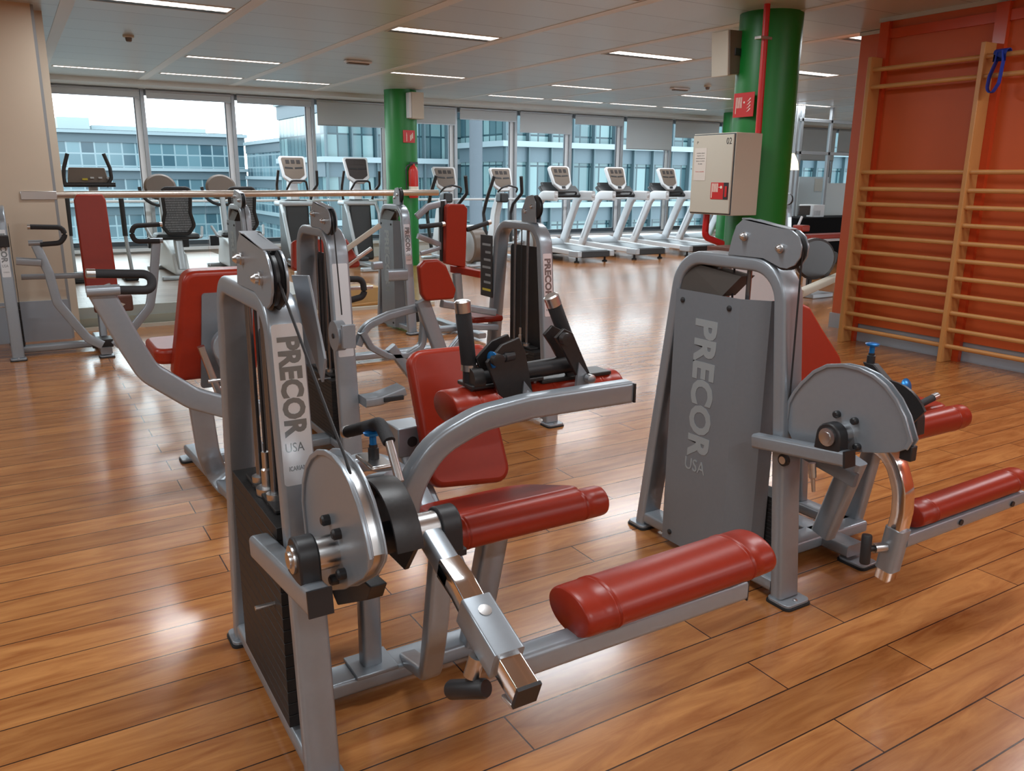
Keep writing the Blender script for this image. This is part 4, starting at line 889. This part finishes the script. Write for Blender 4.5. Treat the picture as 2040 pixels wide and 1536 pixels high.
# ================================================================== cardio machines (authored at the origin, forward = +y)
def treadmill():
    t = thing('treadmill', '', 'treadmill', (0,0,0), 'treadmills in a row facing the windows')
    B().prism([(-.39,-.0,.13),(-.39,2.0,.13),(-.39,2.0,.24),(-.39,1.3,.235),(-.39,0,.20)],(.09,0,0)).obj('side_rail', 'white', t, .012)
    B().prism([(.30,-.0,.13),(.30,2.0,.13),(.30,2.0,.24),(.30,1.3,.235),(.30,0,.20)],(.09,0,0)).obj('side_rail', 'white', t, .012)
    B().box((-.30,0.02,.15),(.30,1.5,.21)).obj('running_belt', 'beltm', t, .008)
    B().box((-.30,-.03,.09),(.30,.06,.20)).obj('rear_roller_cover', 'black', t, .012)
    for s in (-1,1): B().box((s*.345-.047,-.05,.10),(s*.345+.047,.22,.205)).obj('rear_end_cap', 'silver', t, .012)
    for s in (-1,1):
        f = B().lathe((s*.30,.10,0),(0,0,1),[(0,.045),(.02,.045),(.03,.02),(.13,.016)],16).obj('leveling_foot', 'rubber', t)
    B().prism([(-.32,1.30,.21),(-.32,1.45,.30),(-.32,1.62,.33),(-.32,2.05,.30),(-.32,2.08,.12),(-.32,1.5,.12)],(.64,0,0)).obj('motor_hood', 'silver', t, .03, 3)
    B().box((-.25,1.3,.03),(.25,1.9,.13)).obj('under_frame', 'black', t, .01)
    for s in (-1,1):
        B().rtube(fil([(s*.40,1.60,.12),(s*.40,1.55,.22),(s*.40,1.12,1.02),(s*.40,1.02,1.12),(s*.40,.62,1.12)],.12), .17, .08, (1,0,0), .03).obj('upright', 'white', t)
        B().rtube([(s*.435,1.52,.30),(s*.435,1.16,1.0)], .03, .012, (1,0,0)).obj('upright_inlay', 'alu', t)
        B().box((s*.40-.035,.60,1.085),(s*.40+.035,1.0,1.165)).obj('armrest', 'white', t, .03, 3)
        a = [c for c in t.children if c.name.startswith('armrest')][-1]; B().box((s*.40-.038,.66,1.105),(s*.40+.038,.86,1.145)).obj('armrest_inlay', 'silver', a, .012)
    # dashboard
    B().prism([(-.40,1.0,1.07),(-.40,.94,1.12),(-.40,1.16,1.30),(-.40,1.24,1.26)],(.80,0,0)).obj('dashboard', 'black', t, .03, 3)
    B().prism([(-.33,1.12,1.26),(-.33,1.22,1.36),(-.33,1.26,1.34),(-.33,1.20,1.22)],(.66,0,0)).obj('cup_holder_tray', 'black', t, .02, 2)
    B().rod(fil([(-.30,1.02,1.13),(-.2,.86,1.19),(.2,.86,1.19),(.30,1.02,1.13)],.1), .018).obj('front_handlebar', 'black', t)
    c = Vector((0,1.06,1.45)); ux = Vector((1,0,0)); uz = Vector((0,.42,.91)).normalized(); un = ux.cross(uz)
    P = lambda x, z: c+ux*x*1.2+uz*z*1.12
    o = B().prism(rpoly([P(-.19,.19),P(-.16,-.12),P(-.07,-.22),P(.07,-.22),P(.16,-.12),P(.19,.19)],[.05,.06,.06,.06,.06,.05]), -un*.06).obj('console', 'white', t, .012)
    B().prism(rpoly([P(-.155,.165),P(-.13,-.10),P(-.05,-.15),P(.05,-.15),P(.13,-.10),P(.155,.165)],.035), un*.006).obj('console_face', 'tan', o)
    B().prism([P(-.12,.01),P(-.01,0),P(-.01,.02),P(-.12,.03)], un*.01).obj('display_strip', 'black', o); B().prism([P(.12,.01),P(.01,0),P(.01,.02),P(.12,.03)], un*.01).obj('display_strip', 'black', o)
    B().prism([P(-.03,-.20),P(.03,-.20),P(.03,-.165),P(-.03,-.165)], un*.012).obj('stop_key', 'black', o)
    for x in (-.08,0,.08): B().prism([P(x-.025,.07),P(x+.025,.07),P(x+.025,.13),P(x-.025,.13)], un*.01).obj('readout', 'screen', o)
    return t
tm = treadmill()
spots = ((9.1,12.1,'leftmost treadmill, directly right of the cross trainers'),(10.45,12.1,'second treadmill from the left, under the short blind'),(11.85,12.15,'third treadmill from the left, just left of the hose cabinet'),(13.2,12.2,'rightmost treadmill, mostly hidden by the hose cabinet'))
for i, (x, y, lb) in enumerate(spots):
    o = tm if i == 0 else copy_tree(tm)
    o.location = (x, y, 0); o['label'] = lb; o.scale = (1.07, 1.07, 1.05)
def console_at(t, c, w, h, face, tilt=.42):
    c = Vector(c); ux = Vector((1,0,0)); uz = Vector((0,tilt,1-tilt*.2)).normalized(); un = ux.cross(uz); P = lambda x, z: c+ux*x*w+uz*z*h
    o = B().prism(rpoly([P(-.5,.5),P(-.44,-.3),P(-.2,-.5),P(.2,-.5),P(.44,-.3),P(.5,.5)],[.04,.06,.05,.05,.06,.04]), -un*.05).obj('console', 'white', t, .01)
    B().prism(rpoly([P(-.42,.43),P(-.36,-.22),P(-.15,-.36),P(.15,-.36),P(.36,-.22),P(.42,.43)],.03), un*.006).obj('console_face', face, o)
    for s in (-1,1): B().prism([P(s*.33,.02),P(s*.04,0),P(s*.04,.06),P(s*.33,.08)], un*.01).obj('display_strip', 'black', o)
    for x in (-.2,0,.2): B().prism([P(x-.07,.2),P(x+.07,.2),P(x+.07,.34),P(x-.07,.34)], un*.01).obj('readout', 'screen', o)
    return o
def cross_trainer():
    t = thing('cross_trainer', '', 'cross trainer', (0,0,0), 'white cross trainers beside the treadmills')
    B().box((-.22,.1,.02),(.22,.22,.07)).obj('rear_foot_beam', 'silver', t, .02)
    B().box((-.30,1.75,.02),(.30,1.9,.07)).obj('front_foot_beam', 'silver', t, .02)
    B().rtube([(0,.15,.07),(0,1.85,.07)], .14, .07).obj('base_beam', 'silver', t)
    B().lathe((-.13,.36,.36),(1,0,0),[(0,.26),(.02,.30),(.24,.30),(.26,.26)],40).obj('drum_housing', 'tan', t)
    dr = [c for c in t.children if c.name.startswith('drum_housing')][0]; B().lathe((-.155,.36,.36),(1,0,0),[(0,.20),(.03,.27)],40).obj('drum_disc', 'silver', dr)
    B().box((-.15,.30,.60),(.15,.62,.70)).obj('drum_shroud', 'white', t, .03, 3)
    for s in (-1,1):
        B().rtube([(s*.20,.36,.40),(s*.20,1.5,.22)], .05, .05).obj('pedal_arm', 'silver', t)
        B().box((s*.20-.08,.85,.30),(s*.20+.08,1.2,.36)).obj('pedal', 'black', t, .02)
        B().rod(fil([(s*.26,1.5,.25),(s*.30,1.58,.85),(s*.30,1.50,1.02),(s*.36,1.28,1.22),(s*.29,1.20,1.52)],.1), .033, 12).obj('moving_handle', 'black', t)
    B().prism(rpoly([(-.06,1.65,.07),(-.06,1.95,.07),(-.06,1.72,.9),(-.06,1.48,1.28),(-.06,1.40,1.22),(-.06,1.56,.8)],.03),(.12,0,0)).obj('front_column', 'white', t, .02)
    console_at(t, (0,1.40,1.47), .46, .46, 'tan')
    B().rod(fil([(-.20,1.22,1.24),(-.17,1.12,1.32),(0,1.18,1.36),(.17,1.12,1.32),(.20,1.22,1.24)],.06), .016, 12).obj('fixed_handlebar', 'black', t)
    B().box((-.09,1.30,1.05),(.09,1.5,1.22)).obj('column_joint', 'black', t, .03, 3)
    return t
ct = cross_trainer()
for i, (x, y, lb) in enumerate(((6.75,12.05,'white cross trainer behind the tall dark red backrest'),(7.92,12.05,'white cross trainer with brown drum directly left of the first treadmill'))):
    o = ct if i == 0 else copy_tree(ct); o.location = (x, y, 0); o['label'] = lb
def motion_trainer():
    t = thing('motion_trainer', '', 'cross trainer', (0,0,0), 'dark bodied motion trainers behind the handrail')
    B().box((-.36,-.1,.0),(.36,.02,.07)).obj('rear_foot_beam', 'silver', t, .02); B().box((-.3,1.3,.0),(.3,1.42,.07)).obj('front_foot_beam', 'silver', t, .02)
    B().rtube([(0,0,.06),(0,1.35,.06)], .16, .07).obj('base_beam', 'silver', t)
    B().prism(rpoly([(-.19,.75,.10),(-.19,1.30,.10),(-.19,1.25,1.12),(-.19,.86,1.12)],.05),(.38,0,0)).obj('dark_body', 'black', t, .03, 3)
    for s in (-1,1):
        B().rtube(fil([(s*.27,.86,1.08),(s*.27,.70,.9),(s*.24,.45,.22)],.1), .05, .05, (1,0,0)).obj('stride_arm', 'silver', t)
        B().box((s*.24-.08,.10,.16),(s*.24+.08,.48,.22)).obj('pedal', 'black', t, .02)
        B().rod(fil([(s*.26,.95,1.12),(s*.29,.92,1.25),(s*.33,.78,1.36),(s*.31,.72,1.58)],.08), .022, 12).obj('moving_handle', 'black', t)
    B().box((-.30,.80,1.02),(.30,1.15,1.10)).obj('shoulder', 'silver', t, .03, 3)
    B().prism([(-.07,.9,1.1),(-.07,1.2,1.1),(-.07,1.15,1.42),(-.07,1.0,1.42)],(.14,0,0)).obj('console_neck', 'white', t, .02)
    console_at(t, (0,.92,1.60), .44, .46, 'tan')
    B().rod(fil([(-.17,.80,1.28),(-.12,.70,1.42),(.12,.70,1.42),(.17,.80,1.28)],.06), .017, 12).obj('fixed_handlebar', 'black', t)
    return t
mt = motion_trainer()
for i, (x, y, lb) in enumerate(((4.02,12.55,'dark bodied motion trainer with brown console, seen above the handrail left of far column'),(5.10,12.55,'dark bodied motion trainer touching the left edge of the far green column'))):
    o = mt if i == 0 else copy_tree(mt); o.location = (x, y, 0); o['label'] = lb
    if i == 1:
        for ch in o.children:
            if ch.name.startswith('console'):
                for g in ch.children:
                    if g.name.startswith('console_face'): g.data = g.data.copy(); g.data.materials[0] = M['screen']
# elliptical on the platform at far left
el = thing('elliptical_trainer', 'elliptical trainer with wide brown console at the left end of the platform', 'cross trainer', (.92, 11.3, .215))
PZ = .215
cn0, cn1 = YP(11.4,137,335), YP(11.4,213,366)
co = B().prism(rpoly([(cn0.x-.03,11.40,cn1.z),(cn1.x+.03,11.40,cn1.z),(cn1.x,11.47,cn0.z+.01),(cn0.x,11.47,cn0.z+.01)],.02),(0,.05,0)).obj('console', 'tan', el, .008)
for i in range(3): B().box((cn0.x+.22+.09*i,11.395,cn1.z+.06),(cn0.x+.26+.09*i,11.43,cn1.z+.08)).obj('button', 'white', co)
B().box((cn0.x+.13,11.395,cn1.z+.04),(cn0.x+.19,11.41,cn1.z+.065)).obj('amber_display', 'yellow', co)
for A in (((131,372),(127,355),(127,335),(134,306)),((212,372),(222,355),(219,335),(206,306))):
    B().rod(fil([YP(11.35,*a) for a in A],.06), .022, 12).obj('upper_handle', 'black', el)
B().rod([YP(11.35,128,368),YP(11.35,230,368)], .028, 12).obj('console_crossbar', 'black', el)
for A in (((133,395),(140,470),(152,560)),((241,395),(250,470),(266,555))):
    P_ = [YP(11.2,*a) for a in A]; B().rod(P_[:2], .03, 12).obj('swing_arm_grip', 'black', el); B().rod(P_[1:], .022, 12).obj('swing_arm', 'silver', el)
B().rtube([(.92,11.5,1.4),(.92,11.6,PZ+.05)], .1, .1, (1,0,0)).obj('column', 'silver', el)
B().box((.55,11.05,PZ),(.70,11.75,PZ+.07)).obj('base_beam', 'black', el, .02); B().box((1.12,11.05,PZ),(1.28,11.75,PZ+.07)).obj('base_beam', 'black', el, .02)
B().box((.55,11.6,PZ),(1.28,11.72,PZ+.08)).obj('front_foot_beam', 'black', el, .02)
# recumbent bikes with mesh seats
M['mesh'] = mat('mesh_back', (.05, .055, .06), .6)
n, l = nodes(M['mesh']); tc = n.new('ShaderNodeTexCoord'); br = n.new('ShaderNodeTexBrick'); br.inputs['Scale'].default_value = 30; br.inputs['Color1'].default_value = (.45,.47,.5,1); br.inputs['Color2'].default_value = (.3,.32,.35,1)
br.inputs['Mortar'].default_value = (.01,.01,.012,1); br.inputs['Mortar Size'].default_value = .09; br.inputs['Brick Width'].default_value = .3; br.inputs['Row Height'].default_value = .9
mp = n.new('ShaderNodeMapping'); mp.inputs['Rotation'].default_value = (PI/2,0,0); l.new(tc.outputs['Object'], mp.inputs[0]); l.new(mp.outputs[0], br.inputs['Vector']); l.new(br.outputs['Color'], n['Principled BSDF'].inputs['Base Color'])
def bike():
    t = thing('recumbent_bike', '', 'exercise bike', (0,0,0), 'recumbent bikes with mesh seats on the platform')
    P = lambda x, z, y=0.: (x, y+.12*(z-.5)*-1, z)
    o = rpoly([P(-.17,1.12),P(-.15,.82),P(-.19,.66),P(-.12,.56),P(.12,.56),P(.19,.66),P(.15,.82),P(.17,1.12)],[.06,.1,.06,.05,.05,.06,.1,.06])
    bk = B().prism(o,(0,.03,0)).obj('seat_back', 'mesh', t)
    B().rod(o, .022, 10, (0,1,0), closed=True).obj('seat_back_rim', 'black', bk)
    B().box((-.26,.02,.48),(.26,.42,.56)).obj('seat', 'black', t, .05, 3)
    B().rtube([(0,.15,.5),(0,.0,.1)], .12, .1, (1,0,0)).obj('seat_post', 'silver', t)
    B().prism(rpoly([(-.09,-.1,.04),(-.09,1.3,.04),(-.09,1.1,.5),(-.09,.1,.30)],.04),(.18,0,0)).obj('body', 'white', t, .03, 3)
    B().box((-.27,-.2,.0),(.27,-.12,.05)).obj('rear_foot_beam', 'silver', t, .015); B().box((-.25,1.2,.0),(.25,1.3,.05)).obj('front_foot_beam', 'silver', t, .015)
    for s in (-1,1):
        B().rod(fil([(s*.10,.1,.5),(s*.30,.15,.5),(s*.34,.30,.62)],.05), .018, 10).obj('seat_handle', 'silver', t)
        B().box((s*.20-.06,.85,.32),(s*.20+.06,.95,.46)).obj('pedal', 'black', t, .01)
    B().rtube([(0,1.05,.45),(0,1.15,1.0)], .10, .08, (1,0,0)).obj('console_mast', 'silver', t)
    c = B().lathe((0,1.12,1.12),(0,1,-.15),[(0,.18),(.03,.21),(.07,.20)],32,(1,.85)).obj('round_console', 'tan', t)
    B().rod([(.27*math.cos(a),1.10,1.12+.25*math.sin(a)) for a in [PI+PI*i/12 for i in range(13)]], .022, 10, (0,1,0)).obj('curved_handle', 'black', t)
    return t
bkb = bike()
for i, (x, y, lb) in enumerate(((1.80,11.1,'recumbent bike with mesh seat visible between the red backrest and the grey tower'),(2.62,11.2,'recumbent bike mostly hidden behind the covered tower by the handrail'))):
    o = bkb if i == 0 else copy_tree(bkb); o.location = (x, y, .215); o['label'] = lb
# ================================================================== right background
rw = thing('rowing_machine', 'rowing machine with round dark flywheel beside the orange wall corner', 'rowing machine', (9.3, 7.6, 0))
B().rtube([ZP(.25,1592,585),ZP(.25,1676,548)], .10, .09).obj('rail', 'offwhite', rw)
q = YP(7.2,1612,515); B().lathe((q.x+.05,7.2,q.z),(-.5,-1,0),[(0,.24),(.03,.27),(.10,.27),(.13,.24)],40).obj('flywheel_cage', 'screen', rw)
q2 = YP(7.35,1648,530); B().prism(rpoly([(q2.x-.22,7.35,q2.z-.15),(q2.x+.02,7.35,q2.z-.19),(q2.x+.19,7.35,q2.z+.05),(q2.x+.22,7.35,q2.z+.2),(q2.x+.05,7.35,q2.z+.16)],.06),(.05,.08,0)).obj('seat_shell', 'black', rw, .01)
B().box((q.x-.1,7.0,.0),(q.x+.3,7.5,.06)).obj('front_foot', 'silver', rw, .01)
B().rtube([(q.x+.1,7.25,.06),(q.x+.1,7.25,q.z)], .06, .06).obj('front_leg', 'blackmetal', rw)
b = B(); p = ZP(.25,1676,548); b.rtube([(p.x,p.y,.0),(p.x,p.y,.22)], .06, .06); b.obj('rear_leg', 'blackmetal', rw)
ds = thing('reception_desk', 'long black desk in front of the office glass', 'desk', (12, 9.8, 0))
B().box((YP(10.2,1588,450).x,10.2,.0),(YP(10.2,1760,450).x,10.8,YP(10.2,1620,434).z)).obj('desk_body', 'desk', ds, .01)
b = thing('training_bench', 'low orange padded bench in front of the black desk', 'bench', (11, 8.8, 0))
a_, c_ = YP(9.0,1600,470), YP(9.0,1690,472)
B().box((a_.x,8.85,a_.z-.05),(c_.x,9.15,a_.z+.02)).obj('bench_pad', 'red', b, .015, 3)
p0, p1 = YP(9.0,1588,455), YP(9.0,1604,455); B().box((p0.x,8.9,p0.z-.05),(p1.x,9.1,p0.z+.05)).obj('raised_headrest', 'red', b, .02, 3)
B().rtube([(a_.x,9.0,a_.z-.08),(c_.x,9.0,a_.z-.08)], .06, .05).obj('bench_frame', 'white', b)
for x in (a_.x+.15,c_.x-.15): B().rtube([(x,9.0,a_.z-.08),(x,9.0,0)], .05, .05).obj('leg', 'white', b)
q = YP(9.0,1622,448); 
fan = thing('bench_lever', 'thin pale curved lever rising behind the orange bench', 'lever', (q.x, 9.3, 0))
B().rod(fil([(q.x+.05,9.3,q.z+.12),(q.x-.02,9.3,q.z-.02),(q.x,9.3,.0)],.1), .02, 10).obj('lever', 'white', fan)
mo = thing('computer_monitor', 'dark computer monitor on the black desk', 'monitor', (13, 10.5, 1.0))
a_, c_ = YP(10.4,1591,410), YP(10.4,1612,430); zt = YP(10.2,1620,434).z
B().box((a_.x,10.38,zt+.04),(c_.x,10.42,a_.z)).obj('screen', 'screen', mo, .01); B().box(((a_.x+c_.x)/2-.06,10.38,zt),((a_.x+c_.x)/2+.06,10.5,zt+.05)).obj('stand', 'black', mo, .005)
pr = thing('paper_tray', 'white printer beside the monitor on the desk', 'printer', (13.5, 10.5, 1.0))
a_, c_ = YP(10.4,1618,408), YP(10.4,1637,432); o = B().box((a_.x,10.35,zt),(c_.x,10.7,a_.z)).obj('printer_body', 'white', pr, .01)
for i in range(5): B().box((a_.x+.03+.035*i,10.345,zt+.03),(a_.x+.04+.035*i,10.351,zt+.12)).obj('vent_slot', 'alu', o)
q = YP(10.8,1579,320); ls = thing('pendant_lamp', 'cone shaped pendant lamp glowing warm beside the big green column', 'lamp', (q.x, 10.8, q.z-.2))
B().lathe((q.x,10.8,q.z-.17),(0,0,1),[(0,.125),(.15,.10),(.27,.04),(.30,.02)],24).obj('lamp_shade', 'shade_lit', ls); B().rod([(q.x,10.8,q.z+.12),(q.x,10.8,HC)], .006, 8).obj('cord', 'alu', ls)
# pulley column at the right of the green column
m12 = thing('cable_machine', 'grey cable machine whose round pulley peeks out right of the big green column', 'exercise machine', (8.3, 6.9, 0), GRP)
q = YP(7.0,1570,400)
tower(m12, q.x-.02, 7.3, plate='blank', housing='long', cable=None, stack_top=.4)
# white wall-side shelf stuff
# ================================================================== outside
GZ = -16.
o = B().box((-120,16,GZ-.5),(260,240,GZ)).obj('street', 'street'); tag(o, 'pale paved ground far below outside the windows', 'street'); o['kind'] = 'structure'
def building(label, x0, x1, y0, y1, ztop, fac, fh, z_off=0., fins=None, parapet=True):
    t = thing('office_building', label, 'building', ((x0+x1)/2, (y0+y1)/2, GZ))
    B().box((x0,y0,GZ),(x1,y1,ztop)).obj('glass_walls', fac, t)
    b = 0; z = ztop
    while z > GZ+1 and b < 12:
        B().box((x0-.3,y0-.5,z-.35),(x1+.3,y1,z-.05)).obj('floor_band', 'slab', t)
        B().box((x0-.1,y0-.12,z-1.15),(x1+.1,y1,z-.35)).obj('spandrel', 'slabdark', t)
        z -= fh; b += 1
    B().box((x0,y0,ztop-.05),(x1,y1,ztop+.02)).obj('roof', 'roofm', t)
    if fins:
        fb = B()
        x = x0
        k = 0
        while x < x1 and k < 90:
            B().box((x-.05,y0-.35,GZ),(x+.04,y0-.02,ztop)).obj('facade_fin', fins, t); x += 1.5; k += 1
    return t
q0 = YP(90,60,266); q1 = YP(90,484,272)
bA = building('wide glass office building filling the two leftmost windows', q0.x-14, q1.x, 90, 112, q1.z+.2, 'fac_a', 3.42)
r0_, r1_ = YP(94,112,232), YP(94,180,262); B().box((r0_.x,94,q1.z),(r1_.x,104,r0_.z)).obj('rooftop_plant_room', 'roofm', bA)
B().box((r1_.x+.5,98,q1.z),(YP(98,410,262).x,108,q1.z+1.0)).obj('rooftop_screen', 'roofm', bA)
q0 = YP(75,562,276); q1 = YP(75,800,276)
building('glass office building seen behind the brown trainer consoles, left of far column', q0.x, q1.x+14, 75, 88, YP(75,620,276).z, 'fac_a', 3.3)
q0 = YP(46,798,250); q1 = YP(46,952,250)
building('tall pale glazed building just right of the far green column', q0.x-4.6, q1.x, 46, 55, 9.6, 'fac_b', 3.5, fins='fin')
q0 = YP(60,958,270); q1 = YP(60,1010,270)
building('lower pale building in the gap of skyline above the third trainer console', q0.x-2, q1.x+4, 60, 73, YP(60,975,271).z, 'fac_b', 3.4)
q0 = YP(40,1003,250); q1 = YP(40,1500,250)
building('long teal glazed building behind the treadmills', q0.x, q1.x+25, 40, 45, 6.8, 'fac_b', 3.3, fins='fin')
q = YP(38,948,250); pl = thing('concrete_column', 'thick grey outdoor column between the glazed buildings', 'column', (q.x, 38, GZ)); B().lathe((q.x,38,GZ),(0,0,1),[(0,.34),(27,.34)],20).obj('shaft', 'steelcol', pl)
q0, q1 = YP(150,503,350), YP(150,518,366); t = thing('distant_tower_block', 'small terracotta tower on the distant skyline in the third window', 'building', (q0.x,150,GZ)); B().box((q0.x,150,GZ),(q1.x,154,q0.z)).obj('walls', 'brick', t); B().box((q0.x,150,q0.z),(q0.x+.4,151,YP(150,503,335).z)).obj('spire', 'brick', t)
q0, q1 = YP(160,470,362), YP(160,570,362); t = thing('distant_town', 'low hazy skyline between the two glass buildings', 'town', ((q0.x+q1.x)/2,160,GZ)); B().box((q0.x-5,160,GZ),(q1.x+5,175,q0.z)).obj('blocks', 'slab', t)
for i in range(9):
    B().box((q0.x+i*1.2,158,GZ),(q0.x+i*1.2+.9,160,q0.z+.3+.5*math.sin(i*3.1))).obj('block', 'roofm', t)
def tree(x, y, h, label):
    t = thing('bare_tree', label, 'tree', (x, y, GZ), 'leafless trees in the street')
    br = B(); rnd = random.Random(int(x*10))
    def grow(p, d, L, r, k):
        q = p+d*L; br.rod([p,(p+q)/2+Vector((rnd.uniform(-.05,.05),0,0))*L,q], r, 5, (0,.3,1), [1,.85,.7])
        if k:
            for _ in range(3):
                dd = (d+Vector((rnd.uniform(-.7,.7),rnd.uniform(-.7,.7),rnd.uniform(-.1,.5)))).normalized(); grow(q, dd, L*.72, r*.62, k-1)
    B().rod([(x,y,GZ),(x,y,GZ+h*.35)], .2, 8).obj('trunk', 'leafless', t)
    grow(Vector((x,y,GZ+h*.33)), Vector((0,0,1)), h*.22, .14, 4)
    br.obj('crown', 'leafless', t)
for px, Y, zt in ((250,56,-3.2),(305,64,-3.2),(425,58,-4.0)):
    q = YP(Y,px,450); tree(q.x, Y, zt-GZ+1.0, 'leafless pale tree in the street seen below the handrail')
# ------------------------------------------------------------------ world and view
w = bpy.data.worlds.new('overcast'); bpy.context.scene.world = w; w.use_nodes = True
bg = w.node_tree.nodes['Background']; bg.inputs[0].default_value = (.84, .94, 1, 1); bg.inputs[1].default_value = 4.6
vs = bpy.context.scene.view_settings
vs.view_transform = 'Standard'; vs.look = 'None'; vs.gamma = 1; vs.use_curve_mapping = False; vs.exposure = 0.05
cy = bpy.context.scene.cycles
cy.use_denoising = True; cy.max_bounces = 8; cy.diffuse_bounces = 4; cy.glossy_bounces = 4; cy.transparent_max_bounces = 16; cy.sample_clamp_indirect = 6; cy.use_light_tree = True
